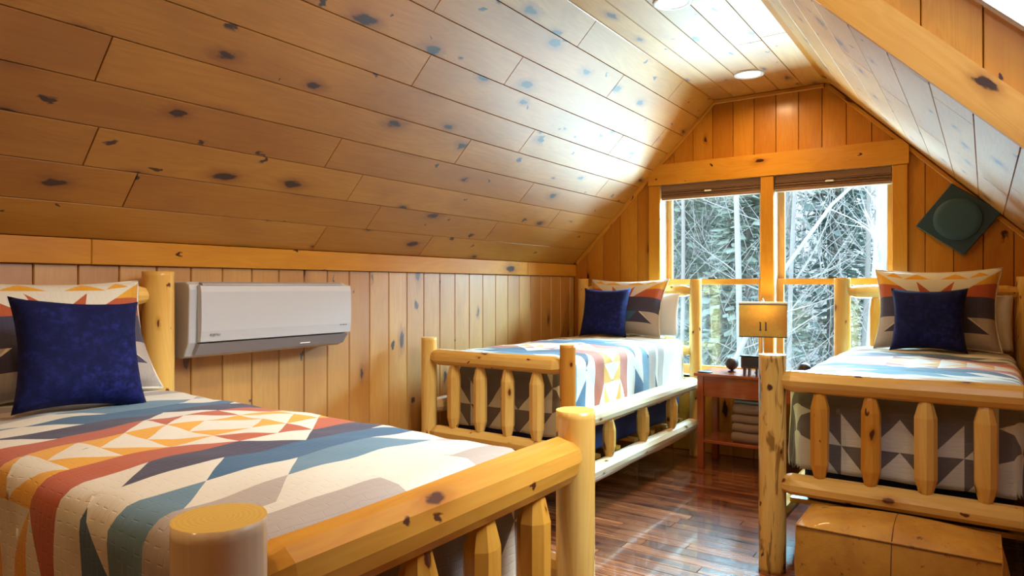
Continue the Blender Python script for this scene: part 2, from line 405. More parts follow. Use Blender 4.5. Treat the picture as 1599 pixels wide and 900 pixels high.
def clip(poly, a, b, c):
    """keep the part of a convex polygon where a*x+b*y<=c"""
    out = []; n = len(poly)
    for i in range(n):
        p = poly[i]; q = poly[(i+1) % n]
        dp = a*p[0]+b*p[1]-c; dq = a*q[0]+b*q[1]-c
        if dp <= 1e-9: out.append(p)
        if (dp < -1e-9 and dq > 1e-9) or (dp > 1e-9 and dq < -1e-9):
            t = dp/(dp-dq); out.append((p[0]+(q[0]-p[0])*t, p[1]+(q[1]-p[1])*t))
    return out
def area(p): return 0.5*sum(p[i][0]*p[(i+1) % len(p)][1]-p[(i+1) % len(p)][0]*p[i][1] for i in range(len(p)))
def inset(poly, g):
    if area(poly) < 0: poly = poly[::-1]
    out = poly
    for i in range(len(poly)):
        p = poly[i]; q = poly[(i+1) % len(poly)]
        dx, dy = q[0]-p[0], q[1]-p[1]; l = math.hypot(dx, dy)
        if l < 1e-6: continue
        nx, ny = dy/l, -dx/l
        out = clip(out, nx, ny, nx*p[0]+ny*p[1]-g)
    return out
def board(name, poly, frame, parent, mat, th=0.018, bev=0.005, grain=0, proud=0.0, gap=0.0014):
    """one plank: 2D outline in frame=(origin, ex, ey, n); n points into the room; grooved edges"""
    if area(poly) < 0: poly = poly[::-1]
    if len(poly) < 3 or abs(area(poly)) < 2e-4: return None
    O, ex, ey, n = [Vector(q) for q in frame]
    edge = inset(poly, gap)
    top = inset(poly, bev)
    if len(top) != len(edge) or len(top) < 3: top = edge
    off = (rnd.random()*40, rnd.random()*40)
    def P(p, d): return tuple(O+ex*p[0]+ey*p[1]+n*(d+proud))
    def U(p): return (p[grain]+off[0], p[1-grain]+off[1])
    k = len(edge); v = [P(p, -th) for p in edge]+[P(p, -bev*0.9) for p in edge]+[P(p, 0) for p in top]
    flip = ex.cross(ey).dot(n) < 0
    f = []; uv = []
    def add(idx, pp):
        if flip: idx = idx[::-1]; pp = pp[::-1]
        f.append(idx); uv.append([U(p) for p in pp])
    for i in range(k):
        j = (i+1) % k
        add([i, j, k+j, k+i], [edge[i], edge[j], edge[j], edge[i]])
        add([k+i, k+j, 2*k+j, 2*k+i], [edge[i], edge[j], top[j], top[i]])
    add([2*k+i for i in range(k)], list(top))
    return mesh(name, v, f, mat, parent, uvs=uv)

# ------------------------------------------------------------------ room shell
XL, XR, YW, YB = -2.969, 0.330, 5.262, -2.2
ZK, ZC = 1.491, 2.741
XA, XB = -1.739, -0.906          # edges of the flat ceiling
S2 = math.sqrt(0.5)
ROOM = 0.018
def quadbox(mb, pts, n, th):
    n = Vector(n)*th; b = len(mb.v); pts = [Vector(p) for p in pts]
    for p in pts: mb.v.append(tuple(p))
    for p in pts: mb.v.append(tuple(p+n))
    k = len(pts)
    mb.face(list(range(b, b+k)), [(0, 0)]*k); mb.face(list(range(b+k, b+2*k))[::-1], [(0, 0)]*k)
    for i in range(k):
        j = (i+1) % k; mb.face([b+i, b+k+i, b+k+j, b+j], [(0, 0)]*4)

# floor
mb = MB(); mb.box((XL-.1, YB-.1, -0.12), (XR+.1, YW+.12, -0.018)); mb.box((XL-.02, YB, -0.018), (XR+.02, 0.30, -0.001))
fl = struct(mb.build('floor', [M['floor']]), 'glossy red-brown hardwood strip floor', 'floor')
r5 = random.Random(5)
nrow = 0; y = 0.30; FW = 0.0827
while y < YW-0.005:
    y1 = min(y+FW, YW); x = XL-0.3-r5.random()*0.8
    while x < XR:
        x1 = x+r5.uniform(0.55, 1.25)
        a = max(x, XL); b = min(x1, XR)
        if XR-x1 < 0.2: b = XR; x1 = XR
        if b-a > 0.02:
            board('plank', [(a, y), (b, y), (b, y1), (a, y1)], ((0, 0, 0), (1, 0, 0), (0, 1, 0), (0, 0, 1)), fl, M['floor'], th=0.016, bev=0.0022)
        x = x1
    y = y1

# left knee wall
mb = MB(); mb.box((XL-.12, YB, -.02), (XL-.018, YW+.1, ZK+.02))
wl_ = struct(mb.build('wall_left', [M['gap']]), 'low side wall of narrow vertical pine boards behind the wall heater', 'wall')
PW = 0.157; y = YW
yb0 = 15.0607*0.07337   # first board joint seen at the left of the picture
k0 = int((YB-yb0)//PW)
k = k0
while yb0+k*PW < YW:
    a = max(yb0+k*PW, YB); b = min(yb0+(k+1)*PW, YW)
    if b-a > .01:
        board('plank', [(a, 0.0), (b, 0.0), (b, 1.389), (a, 1.389)], ((XL, 0, 0), (0, 1, 0), (0, 0, 1), (1, 0, 0)), wl_, M['pine_wall'], bev=0.005, grain=1)
    k += 1
tr = struct(empty('trim_1', (XL, 0, ZK)), 'flat pine rail along the top of the low left wall', 'trim')
for a, b in ((YB, 0.0), (0.0, 1.303), (1.303, 4.49), (4.49, YW)):
    m2 = MB(); m2.box((0.0, a+.0008, 1.387-ZK), (0.020, b-.0008, -.002), bev=0.0025); m2.build('trim_board', [M['trim']], tr)

# right knee wall and back wall
mb = MB(); mb.box((XR+.018, YB, -.02), (XR+.12, YW+.1, ZK+.02))
wr_ = struct(mb.build('wall_right', [M['gap']]), 'low pine board wall on the right', 'wall')
y = YB
while y < YW:
    b = min(y+.31, YW); board('plank', [(y, 0), (b, 0), (b, ZK), (y, ZK)], ((XR, 0, 0), (0, 1, 0), (0, 0, 1), (-1, 0, 0)), wr_, M['pine_wall'], grain=1); y = b
GAB = [(XL, 0), (XR, 0), (XR, ZK), (XB, ZC), (XA, ZC), (XL, ZK)]
mb = MB(); mb.prism([(XL-.1, -.02), (XR+.1, -.02), (XR+.1, ZK), (XB, ZC+.1), (XA, ZC+.1), (XL-.1, ZK)], YB-.1, YB)
wk = struct(mb.build('wall_back', [M['gap']]), 'pine end wall behind the camera', 'wall')
x = XL
while x < XR-.01:
    b = min(x+.2, XR); p = clip(clip(GAB, -1, 0, -x), 1, 0, b)
    board('plank', p, ((0, YB+.018, 0), (1, 0, 0), (0, 0, 1), (0, 1, 0)), wk, M['pine_gable'], grain=1); x = b

# window wall
WX = [(-2.165, -1.372), (-1.280, -0.5115)]
WZ0, WZ1 = 0.60, 2.117
WLx, WRx = WX[0][0], WX[1][1]
mb = MB()
Yo = YW+.018
mb.prism(clip([(XL-.1, -.02), (XR+.1, -.02), (XR+.1, ZK), (XB, ZC+.1), (XA, ZC+.1), (XL-.1, ZK)], 1, 0, WLx-.012), Yo, Yo+.16)
mb.prism(clip([(XL-.1, -.02), (XR+.1, -.02), (XR+.1, ZK+.1), (XB, ZC+.1), (XA, ZC+.1), (XL-.1, ZK)], -1, 0, -WRx-.012), Yo, Yo+.16)
mb.prism([(WLx-.012, -.02), (WRx+.012, -.02), (WRx+.012, WZ0-.012), (WLx-.012, WZ0-.012)], Yo, Yo+.16)
mb.prism(clip(clip(clip([(XL-.1, 0), (XR+.1, 0), (XR+.1, ZK), (XB, ZC+.1), (XA, ZC+.1), (XL-.1, ZK)], 0, -1, -WZ1-.012), -1, 0, -WLx+.012), 1, 0, WRx+.012), Yo, Yo+.16)
mb.box((WX[0][1]+.012, Yo, WZ0), (WX[1][0]-.012, Yo+.16, WZ1))
ww = struct(mb.build('wall_front', [M['gap']]), 'gable end wall of vertical orange pine boards holding the windows', 'wall')
x = -2.842-.1575
while x < XR:
    a, b = max(x, XL), min(x+.1575, XR)
    cuts = sorted({a, b} | {q for q in (WLx, WRx) if a < q < b})
    for c0, c1 in zip(cuts, cuts[1:]):
        mid = (c0+c1)/2
        col = clip(clip(GAB, -1, 0, -c0), 1, 0, c1)
        if WLx < mid < WRx:
            pieces = [clip(col, 0, 1, WZ0), clip(col, 0, -1, -WZ1)]
        else: pieces = [col]
        for p in pieces:
            if len(p) > 2: board('plank', p, ((0, YW, 0), (1, 0, 0), (0, 0, 1), (0, -1, 0)), ww, M['pine_gable'], grain=1, bev=0.004)
    x += .1575

# ceiling: two slopes and the flat, one object with its planks
SKY0, SKY1 = 1.15, 2.70            # skylight opening along the room
SKA, SKB = 0.36, 1.55              # along the right slope from the flat ceiling down (metres)
LS = (ZC-ZK)*math.sqrt(2)
mb = MB(); g = .018
quadbox(mb, [(XL-g*S2, YB, ZK+g*S2), (XL-g*S2, YW+.15, ZK+g*S2), (XA-g*S2, YW+.15, ZC+g*S2), (XA-g*S2, YB, ZC+g*S2)], (-S2, 0, S2), .1)
quadbox(mb, [(XA-.05, YB, ZC+g), (XA-.05, YW+.15, ZC+g), (XB+.05, YW+.15, ZC+g), (XB+.05, YB, ZC+g)], (0, 0, 1), .1)
def rs(s, y, d=0.0):   # point on the right slope, s down from the flat ceiling, d outwards
    return Vector((XB+s*S2+d*S2, y, ZC-s*S2+d*S2))
for s0, s1, ya, yb in ((-.05, SKA, YB, YW+.15), (SKB, LS+.05, YB, YW+.15), (SKA, SKB, YB, SKY0), (SKA, SKB, SKY1, YW+.15)):
    quadbox(mb, [rs(s0, ya, g), rs(s0, yb, g), rs(s1, yb, g), rs(s1, ya, g)], (S2, 0, S2), .1)
ce = struct(mb.build('ceiling', [M['gap']]), 'knotty pine plank ceiling with two steep slopes and a flat centre strip', 'ceiling')
frL = ((XL, 0, ZK), (0, 1, 0), (S2, 0, S2), (S2, 0, -S2))
BW = 0.1768
jt = {0: [2.41, 3.25, 0.6], 1: [1.37, 2.68, 3.78, 0.2], 2: [1.17, 2.43, 4.40], 3: [0.1, 2.18, 3.84], 4: [1.1, 3.0, 4.7], 5: [0.55, 3.46], 6: [0.3, 2.38, 4.42], 7: [1.35, 2.955, 4.9],
      8: [0.6, 2.25, 3.9], 9: [1.7, 3.3, 4.6]}
rj = random.Random(3)
for r in range(10):
    a = r*BW; b = min((r+1)*BW, LS)
    cuts = [YB, YB+1.2]+sorted(q for q in jt[r] if q > YB+1.3)+[YW]
    for c0, c1 in zip(cuts, cuts[1:]):
        board('plank', [(c0, a), (c1, a), (c1, b), (c0, b)], frL, ce, M['pine'], bev=0.003)
nf = 5; fw = (XB-XA)/nf
for r in range(nf):
    a = XA+r*fw; b = a+fw; y = YB-rj.random(); first = True
    while y < YW:
        y1 = y+rj.uniform(1.3, 2.3)
        if YW-y1 < .3: y1 = YW
        c0 = max(y, YB); c1 = min(y1, YW)
        if c1-c0 > .05: board('plank', [(c0, a), (c1, a), (c1, b), (c0, b)], ((0, 0, ZC), (0, 1, 0), (1, 0, 0), (0, 0, -1)), ce, M['pine'], bev=0.0035)
        y = y1
frR = (tuple(rs(0, 0)), (0, 1, 0), (S2, 0, -S2), (-S2, 0, -S2))
for r in range(11):
    b = LS-(r-0)*BW; a = max(b-BW, 0)
    if b <= 0.01: break
    y = YB-rj.random()
    while y < YW:
        y1 = y+rj.uniform(1.3, 2.6)
        if YW-y1 < .3: y1 = YW
        c0 = max(y, YB); c1 = min(y1, YW)
        if c1-c0 > .02:
            P = [(c0, a), (c1, a), (c1, b), (c0, b)]
            if b <= SKA or a >= SKB: ps = [P]
            else:
                ps = [clip(P, 1, 0, SKY0), clip(P, -1, 0, -SKY1), clip(clip(clip(P, -1, 0, -SKY0), 1, 0, SKY1), 0, 1, SKA), clip(clip(clip(P, -1, 0, -SKY0), 1, 0, SKY1), 0, -1, -SKB)]
            for p in ps:
                if len(p) > 2: board('plank', p, frR, ce, M['pine'], bev=0.003)
        y = y1

# skylight in the right slope
sk = struct(empty('window_3', tuple(rs((SKA+SKB)/2, (SKY0+SKY1)/2))), 'skylight well lined with vertical pine boards in the right slope', 'window')
SK0 = rs((SKA+SKB)/2, (SKY0+SKY1)/2)
def skb(mbx): # shift world verts to the local frame of the skylight
    mbx.v = [tuple(Vector(p)-SK0) for p in mbx.v]; return mbx
DW = 0.275   # depth of the well
# far cheek: vertical boards clipped to the band between the slopes
band = [(XB+SKA*S2, ZC-SKA*S2), (XB+SKB*S2, ZC-SKB*S2), (XB+(SKB+DW)*S2, ZC-(SKB-DW)*S2), (XB+(SKA+DW)*S2, ZC-(SKA-DW)*S2)]
c0s = XB+XB+ZC  # unused helper value
sumA = XB+ZC
for yy, nn in ((SKY1, -1), (SKY0, 1)):
    x = -0.179-.175*4
    while x < 0.6:
        p = clip(clip(band, -1, 0, -x), 1, 0, x+.175)
        if len(p) > 2:
            o = board('plank', p, ((0, yy, 0), (1, 0, 0), (0, 0, 1), (0, nn, 0)), sk, M['pine_gable'], grain=1, bev=.004)
            if o: o.data.transform(Matrix.Translation(-SK0))
        x += .175
for s_ in (SKA, SKB):
    m2 = MB(); dn = -0.02 if s_ == SKA else 0.02
    quadbox(m2, [rs(s_, SKY0, 0), rs(s_, SKY1, 0), rs(s_, SKY1, DW), rs(s_, SKY0, DW)], (dn/abs(dn)*S2, 0, -dn/abs(dn)*S2), .02)
    skb(m2).build('well_panel', [M['pine_gable']], sk)
# trim board round the opening on the far and near cheek
for yy, dy in ((SKY1, -0.020), (SKY0, 0.020)):
    m2 = MB(); lo, hi = SKA-.0, SKB+.0
    pts = [rs(lo, 0, -.0), rs(hi, 0, -.0), rs(hi, 0, .117), rs(lo, 0, .117)]
    m2.prism([(p.x, p.z) for p in pts], yy+min(dy, 0), yy+max(dy, 0))
    m2.uv = [[(q[0]*S2-q[1]*S2, q[0]*S2+q[1]*S2) for q in f] for f in m2.uv]
    skb(m2).build('trim_board', [M['pine_beam']], sk)
m2 = MB()
for s0, s1, ya, yb in ((SKA-.04, SKA+.05, SKY0-.04, SKY1+.04), (SKB-.05, SKB+.04, SKY0-.04, SKY1+.04), (SKA, SKB, SKY0-.04, SKY0+.05), (SKA, SKB, SKY1-.05, SKY1+.04)):
    quadbox(m2, [rs(s0, ya, DW-.012), rs(s0, yb, DW-.012), rs(s1, yb, DW-.012), rs(s1, ya, DW-.012)], (S2, 0, S2), .05)
skb(m2).build('window_frame', [M['vinyl']], sk)
m2 = MB(); quadbox(m2, [rs(SKA+.04, SKY0+.04, DW-.02), rs(SKA+.04, SKY1-.04, DW-.02), rs(SKB-.04, SKY1-.04, DW-.02), rs(SKB-.04, SKY0+.04, DW-.02)], (S2, 0, S2), .006)
skb(m2).build('pane', [M['glass']], sk)
# outer curb closes the gap between well and roof
m2 = MB()
for yy0, yy1 in ((SKY0-.05, SKY0-.018), (SKY1+.018, SKY1+.05)):
    m2.prism([(p[0], p[1]) for p in band], yy0, yy1)
skb(m2).build('curb', [M['gap']], sk)
portal(tuple(rs((SKA+SKB)/2, (SKY0+SKY1)/2, DW+.05)), (0, R(45), 0), SKB-SKA, SKY1-SKY0)
bpy.data.objects['window_portal.001'].rotation_euler = (Matrix(((S2, 0, S2), (0, 1, 0), (-S2, 0, S2)))).to_euler()

# rake mouldings on the gable and the strips where slope meets flat
def bar(name, p, q, w, h, nrm, mat, parent):
    """bar from p to q; w across in plane, h along nrm"""
    p = Vector(p); q = Vector(q); d = (q-p).normalized(); nrm = Vector(nrm).normalized(); sd_ = d.cross(nrm).normalized()
    m2 = MB(); L = (q-p).length
    mtx = Matrix((d, sd_, nrm)).transposed().to_4x4(); mtx.translation = p
    m2.box((0, -w/2, 0), (L, w/2, h), bev=min(w, h)*.2, mtx=mtx)
    return m2.build(name, [mat], parent)
t2 = struct(empty('trim_2', (XA, YW, ZC)), 'narrow moulding following the roof line on the window wall', 'trim')
def T2(p): return (p[0]-XA, p[1]-YW, p[2]-ZC)
cw = .018*S2+.001
bar('moulding', T2((XL+.03, YW, ZK+.005)), T2((XA+.012, YW, ZC-.016)), .030, .022, (0, -1, 0), M['trim'], t2)
bar('moulding', T2((XA+.005, YW, ZC-.017)), T2((XB-.03, YW, ZC-.017)), .030, .022, (0, -1, 0), M['trim'], t2)
bar('moulding', T2((XB-.004, YW, ZC-.024)), T2((XR-.012, YW, ZK+.0)), .028, .022, (0, -1, 0), M['trim'], t2)
t3 = struct(empty('trim_3', (XA, YW, ZC)), 'flat strips covering the joint of flat ceiling and slopes', 'trim')
for xx in (XA, XB):
    sx = 1 if xx == XA else -1
    nn = Vector((sx*math.sin(R(22.5)), 0, -math.cos(R(22.5))))
    bar('strip', T2((xx-sx*.006, YB, ZC-.006)), T2((xx-sx*.006, YW-.024, ZC-.006)), .050, .008, nn, M['pine_gable'], t3)

# window joinery
wi = []
t4 = struct(empty('trim_4', (WLx, YW, WZ1)), 'pine casing and wide header board round the pair of windows', 'trim')
def L4(mbx): mbx.v = [(p[0]-WLx, p[1]-YW, p[2]-WZ1) for p in mbx.v]; return mbx
hd = inset(GAB, 0.002); hd = clip(clip(clip(clip(hd, 0, -1, -WZ1), 0, 1, 2.283), 1, 0, -.413), -1, 0, 2.262)
m2 = MB(); m2.prism(hd, YW-.030, YW); L4(m2).build('header_board', [M['trim']], t4)
m2 = MB(); m2.box((-2.262, YW-.022, WZ0-.02), (WLx, YW, WZ1-.001), bev=.003); L4(m2).build('casing', [M['trim']], t4)
m2 = MB(); m2.box((WRx, YW-.022, WZ0-.02), (-.4217, YW, WZ1-.001), bev=.003); L4(m2).build('casing', [M['trim']], t4)
m2 = MB(); m2.box((WX[0][1], YW-.022, WZ0), (WX[1][0], YW+.016, WZ1-.001), bev=.003); L4(m2).build('casing', [M['trim']], t4)
m2 = MB(); m2.box((-2.29, YW-.06, WZ0-.045), (-.40, YW-.001, WZ0-.02), bev=.004); L4(m2).build('stool', [M['trim']], t4)
m2 = MB(); m2.box((-2.262, YW-.02, WZ0-.135), (-.43, YW-.001, WZ0-.046), bev=.003); L4(m2).build('apron', [M['trim']], t4)
for n_, (xa, xb) in enumerate(WX):
    w = struct(empty('window_%d' % (n_+1), ((xa+xb)/2, YW, WZ0)), ['left double-hung window with pine sashes behind the bedside table', 'right double-hung window with pine sashes beside the dark diamond panel'][n_], 'window')
    O = Vector(((xa+xb)/2, YW, WZ0))
    def L5(mbx): mbx.v = [tuple(Vector(p)-O) for p in mbx.v]; return mbx
    m2 = MB()
    m2.box((xa-.012, YW, WZ0-.02), (xa, YW+.17, WZ1+.012)); m2.box((xb, YW, WZ0-.02), (xb+.012, YW+.17, WZ1+.012))
    m2.box((xa, YW+.0, WZ1), (xb, YW+.17, WZ1+.012)); m2.box((xa, YW+.0, WZ0-.02), (xb, YW+.17, WZ0))
    L5(m2).build('jamb_liner', [M['vinyl']], w)
    zm = 1.335
    for nm, y0, za, zb, rb, rt in (('upper_sash', YW+.125, zm-.022, WZ1, .045, .05), ('lower_sash', YW+.088, WZ0, zm+.022, .07, .044)):
        m2 = MB(); st = .045
        m2.box((xa, y0, za), (xa+st, y0+.034, zb), bev=.002); m2.box((xb-st, y0, za), (xb, y0+.034, zb), bev=.002)
        m2.box((xa+st, y0, za), (xb-st, y0+.034, za+rb), bev=.002); m2.box((xa+st, y0, zb-rt), (xb-st, y0+.034, zb), bev=.002)
        s_ = L5(m2).build(nm, [M['sash']], w)
        m2 = MB(); m2.box((xa+st-.004, y0+.014, za+rb-.004), (xb-st+.004, y0+.020, zb-rt+.004)); L5(m2).build('pane', [M['glass']], s_)
    m2 = MB(); m2.box(((xa+xb)/2-.03, YW+.068, zm+.022), ((xa+xb)/2+.03, YW+.10, zm+.034), bev=.003); L5(m2).build('sash_lock', [M['iron']], w)
# blinds
for n_, (xa, xb) in enumerate(WX):
    b = empty('window_blind', ((xa+xb)/2, YW+.03, WZ1-.12))
    tag(b, ['raised tan cellular blind at the top of the left window', 'raised tan cellular blind at the top of the right window'][n_], 'blind', 'blinds over the two windows')
    hw = (xb-xa)/2-.006
    m2 = MB(); m2.box((-hw, -.026, .072), (hw, .03, .118), bev=.004); m2.build('headrail', [M['blind']], b)
    m2 = MB()
    for k in range(5):
        z0 = .024+k*.0096; yy = .024 if k % 2 else .028
        m2.prism([(-yy, z0+.0048), (-yy+.01, z0), (yy-.01, z0), (yy, z0+.0048), (yy-.01, z0+.0096), (-yy+.01, z0+.0096)], -hw, hw, axis='x')
    o = m2.build('cell_stack', [M['blind']], b); o['kind'] = 'stuff'
    m2 = MB(); m2.box((-hw, -.028, 0), (hw, .028, .022), bev=.004); m2.build('bottom_rail', [M['blind']], b)
    m2 = MB(); m2.box((-.035, -.036, .044), (.02, -.028, .056), bev=.003); m2.build('handle', [M['vinyl']], b)

# ------------------------------------------------------------------ recessed lights
CL = [(-1.317, 4.74, 'round recessed ceiling light nearest the window wall', 1), (-1.30, 3.314, 'round recessed ceiling light cut by the top of the picture', 1)]
for yy, lb in ((1.89, 'recessed ceiling light above the foreground bed'), (0.46, 'recessed ceiling light beside the camera'), (-0.97, 'recessed ceiling light behind the camera')): CL.append((-1.30, yy, lb, 0))
def ceiling_light(x, y, label, vis):
    e = empty('ceiling_light', (x, y, ZC))
    tag(e, label or 'round recessed ceiling light in the row running behind the camera', 'light', 'recessed lights along the flat ceiling')
    m2 = MB(); m2.lathe([(.098, -.0005), (.098, -.006), (.086, -.010), (.074, -.004), (.070, .0005)], seg=32, cap=False); m2.build('trim_ring', [M['vinyl']], e)
    m2 = MB(); m2.lathe([(.072, -.003), (.072, -.0035)], seg=28); m2.build('lens', [M['bulb']], e)
    d = bpy.data.lights.new('ceiling_light_lamp', 'AREA'); d.shape = 'DISK'; d.size = .13; d.energy = 10.5; d.color = (1, .64, .30); d.spread = R(165)
    o = bpy.data.objects.new('ceiling_light_lamp', d); COL.objects.link(o); o.parent = e; o.location = (0, 0, -.014)
for c in CL: ceiling_light(*c)

# ------------------------------------------------------------------ log beds
def taper(p, q, r, tp, n=9, te=0.55, tl=.06, sag=0.0):
    """points and radii of a log with whittled ends; tp=(start, end) whittled?"""
    p = Vector(p); q = Vector(q); L = (q-p).length; ts = [0, .3*tl/L, tl/L]+[i/(n-1) for i in range(1, n-1) if tl/L < i/(n-1) < 1-tl/L]+[1-tl/L, 1-.3*tl/L, 1]
    pts = []; rad = []
    for t in ts:
        pts.append(p+(q-p)*t+Vector((0, 0, sag*math.sin(PI*t))))
        e = min(t, 1-t)*L; s_ = (0 if t < .5 else 1)
        f = 1.0
        if tp[s_] and e < tl: f = te+(1-te)*math.sin(min(e/tl, 1)*PI/2)
        rad.append(r*f)
    return pts, rad
def log(name, p, q, r, parent, mat='log', tp=(1, 1), seg=12, sm=False, te=.55, tl=.06, rn=.06, seed=0, sag=0.0, cap='log_end'):
    m2 = MB(); pts, rad = taper(p, q, r, tp, te=te, tl=tl, sag=sag)
    m2.tube(pts, rad, seg, 0, sm, 1, rn=rn, seed=seed)
    return m2.build(name, [M[mat], M[cap]], parent)

def make_bed(loc, rz, L, Wd, rh, rf, label, seed, postmat, spmats, headz=1.359, footz=.987, sides=(-1, 1), rrail=.048):
    e = empty('log_bed', loc, rz); tag(e, label, 'bed', 'peeled log twin beds')
    rr = random.Random(seed); h = Wd/2
    def sd_(): return rr.randrange(10**6)
    for s in (-1, 1):
        log('post', (0, s*h, 0), (0, s*h, headz+rr.uniform(-.004, .004)), rh[0 if s < 0 else 1], e, 'log', (0, 0), 20, True, rn=.015, seed=sd_())
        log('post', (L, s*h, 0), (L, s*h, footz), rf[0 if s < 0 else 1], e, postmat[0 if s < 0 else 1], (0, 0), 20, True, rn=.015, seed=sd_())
    # headboard
    log('rail', (0, -h+rh[0]*.6, 1.262), (0, h-rh[1]*.6, 1.262), .042, e, 'log', seed=sd_())
    log('rail', (0, -h+rh[0]*.6, .80), (0, h-rh[1]*.6, .80), .042, e, 'log', seed=sd_())
    for k in range(4):
        y = -h+Wd*(k+1)/5; log('spindle', (0, y, .825), (0, y, 1.235), .036, e, spmats[k], te=.5, tl=.09, seed=sd_(), seg=9)
    # footboard
    log('rail', (L, -h+rf[0]*.6, .873), (L, h-rf[1]*.6, .873), rrail, e, 'log_dark' if seed == 1 else 'log', seed=sd_(), te=.6, tl=.05)
    log('rail', (L, -h+rf[0]*.6, .408), (L, h-rf[1]*.6, .408), .050, e, 'log', seed=sd_(), te=.6, tl=.05)
    for k in range(4):
        y = -h+Wd*(k+1)/5; log('spindle', (L, y, .440), (L, y, .838), .040, e, spmats[k], te=.42, tl=.075, seed=sd_(), seg=9, rn=.05)
    # side rails
    for s in (-1, 1):
        log('side_rail', (.03, s*h, .246), (L-.03, s*h, .246), .052, e, 'log_pale_lit' if seed == 2 else 'log', seed=sd_(), te=.7, tl=.07, rn=.09)  # second bed: lighter colour imitates window light on the side rails
    for s in sides:
        log('side_rail', (.03, s*h, .562), (L-.03, s*h, .562), .049, e, 'log_pale_lit' if seed == 2 else 'log', seed=sd_(), te=.7, tl=.05)
        for k in range(3):
            x = L*(k+1)/4; log('spindle', (x, s*h, .285), (x, s*h, .525), .042, e, spmats[k], te=.45, tl=.07, seed=sd_(), seg=9)
    # slats that carry the mattress
    m2 = MB()
    for k in range(7): m2.box((.15+k*(L-.35)/6, -h+.045, .285), (.21+k*(L-.35)/6, h-.045, .305))
    o = m2.build('slat', [M['trim']], e); o['kind'] = 'stuff'
    return e
B1 = ((-2.850, 1.0285, 0), 0.0, 1.997, .981)
B2 = ((-2.317, 5.130, 0), -PI/2, 1.96, .978)
B3 = ((-.298, 5.130, 0), -PI/2, 1.87, 1.005)
bed1 = make_bed(*B1, (.060, .062), (.061, .050), 'peeled log bed in the left foreground, its footboard nearest the camera', 1, ('log_pale_lit', 'log'), ('log_dark',)*4, rrail=.056)
bed2 = make_bed(*B2, (.045, .045), (.048, .043), 'peeled log bed along the left wall beside the bedside table', 2, ('log', 'log_dark'), ('log', 'log', 'log', 'log'))
bed3 = make_bed(*B3, (.052, .048), (.060, .060), 'peeled log bed on the right under the dark diamond panel', 3, ('log_streak', 'log'), ('log_dark', 'log_dark', 'log', 'log'), sides=(1,))
# pen marks on the near post of the first bed
pm = MB()
for (dx, dz, w_, h_) in ((-.010, -.075, .011, .0012), (.0015, -.075, .0012, .006), (.0155, -.072, .003, .003), (.0205, -.071, .0012, .006), (.0235, -.071, .0012, .006), (.0018, -.090, .005, .0012)):
    a = R(-28)+dx*14; rr_ = .0632
    cx, cy = math.cos(a)*rr_, math.sin(a)*rr_; tx, ty = -math.sin(a), math.cos(a)
    b = len(pm.v); z = .987+dz
    for sx, sz in ((-1, -1), (1, -1), (1, 1), (-1, 1)):
        for o_ in (0,): pm.v.append((B1[2]+cx+tx*sx*w_/2, -B1[3]/2+cy+ty*sx*w_/2, z+sz*h_/2))
    pm.face([b, b+1, b+2, b+3], [(0, 0)]*4)
pm.build('pen_mark', [M['slot']], bed1)

# ------------------------------------------------------------------ quilts
def sym(polys):
    out = []
    for c, p in polys:
        for si in (1, -1):
            for sj in (1, -1):
                out.append((c, [(si*x, sj*y) for x, y in p]))
    return out
def band_poly():
    P = []
    P += [('rust', [(1, 2), (2, 1), (2, 7), (1, 5)]), ('gold', [(0, 3), (1, 2), (1, 5), (0, 5)]),
          ('cream', [(0, 3), (1, 3), (0, 4)]), ('cream', [(0, 4), (1, 4), (0, 5)]), ('gold', [(1, 5), (1, 7), (.35, 7.2), (.45, 6)]),
          ('navy', [(2, 1), (3, 0), (3, 4), (2, 3)]), ('blue', [(3, 0), (4, 0), (4, 3), (3, 2)]), ('slate', [(4, 0), (5, 0), (5, 2), (4, 1)]),
          ('blue', [(3, 4.6), (4, 5.6), (4, 9), (3, 9)]), ('slate', [(4, 3), (5, 4), (5, 9), (4, 9)]), ('grey', [(5, 2), (6, 3), (6, 9), (5, 9)]),
          ('grey', [(6.35, 1), (7.3, 1), (7.3, 9), (6.35, 9)]), ('navy', [(6.0, 5.2), (6.35, 6), (6.35, 9), (6.0, 9)])]
    P = sym(P)
    P += [('rust', [(-2, -1), (-2, 0), (-1, -1)]), ('gold', [(-1, -2), (-1, -1), (0, -2)]), ('gold', [(-1, -1), (-1, 0), (0, -1)]), ('gold', [(0, -2), (1, -1), (1, -2)]),
          ('rust', [(-2, 0), (-2, 1), (-1, 1)]), ('gold', [(-1, 0), (-1, 1), (0, 1)]), ('gold', [(0, -1), (1, 0), (1, -1)]), ('rust', [(1, -1), (2, 0), (2, -1)]),
          ('gold', [(-1, 1), (-1, 2), (0, 2)]), ('gold', [(0, 1), (1, 0), (1, 1)]), ('rust', [(1, 1), (2, 0), (2, 1)]), ('gold', [(0, 2), (1, 2), (1, 1)])]
    return P
def inside_split(frag, poly):
    """split a convex fragment into (inside, [outside pieces]) against convex poly (ccw)"""
    outs = []; cur = frag
    for i in range(len(poly)):
        p = poly[i]; q = poly[(i+1) % len(poly)]
        a, b = q[1]-p[1], -(q[0]-p[0]); c = a*p[0]+b*p[1]
        o = clip(cur, -a, -b, -c)
        if len(o) > 2 and abs(area(o)) > 1e-8: outs.append(o)
        cur = clip(cur, a, b, c)
        if len(cur) < 3 or abs(area(cur)) < 1e-8: return None, None
    return cur, outs
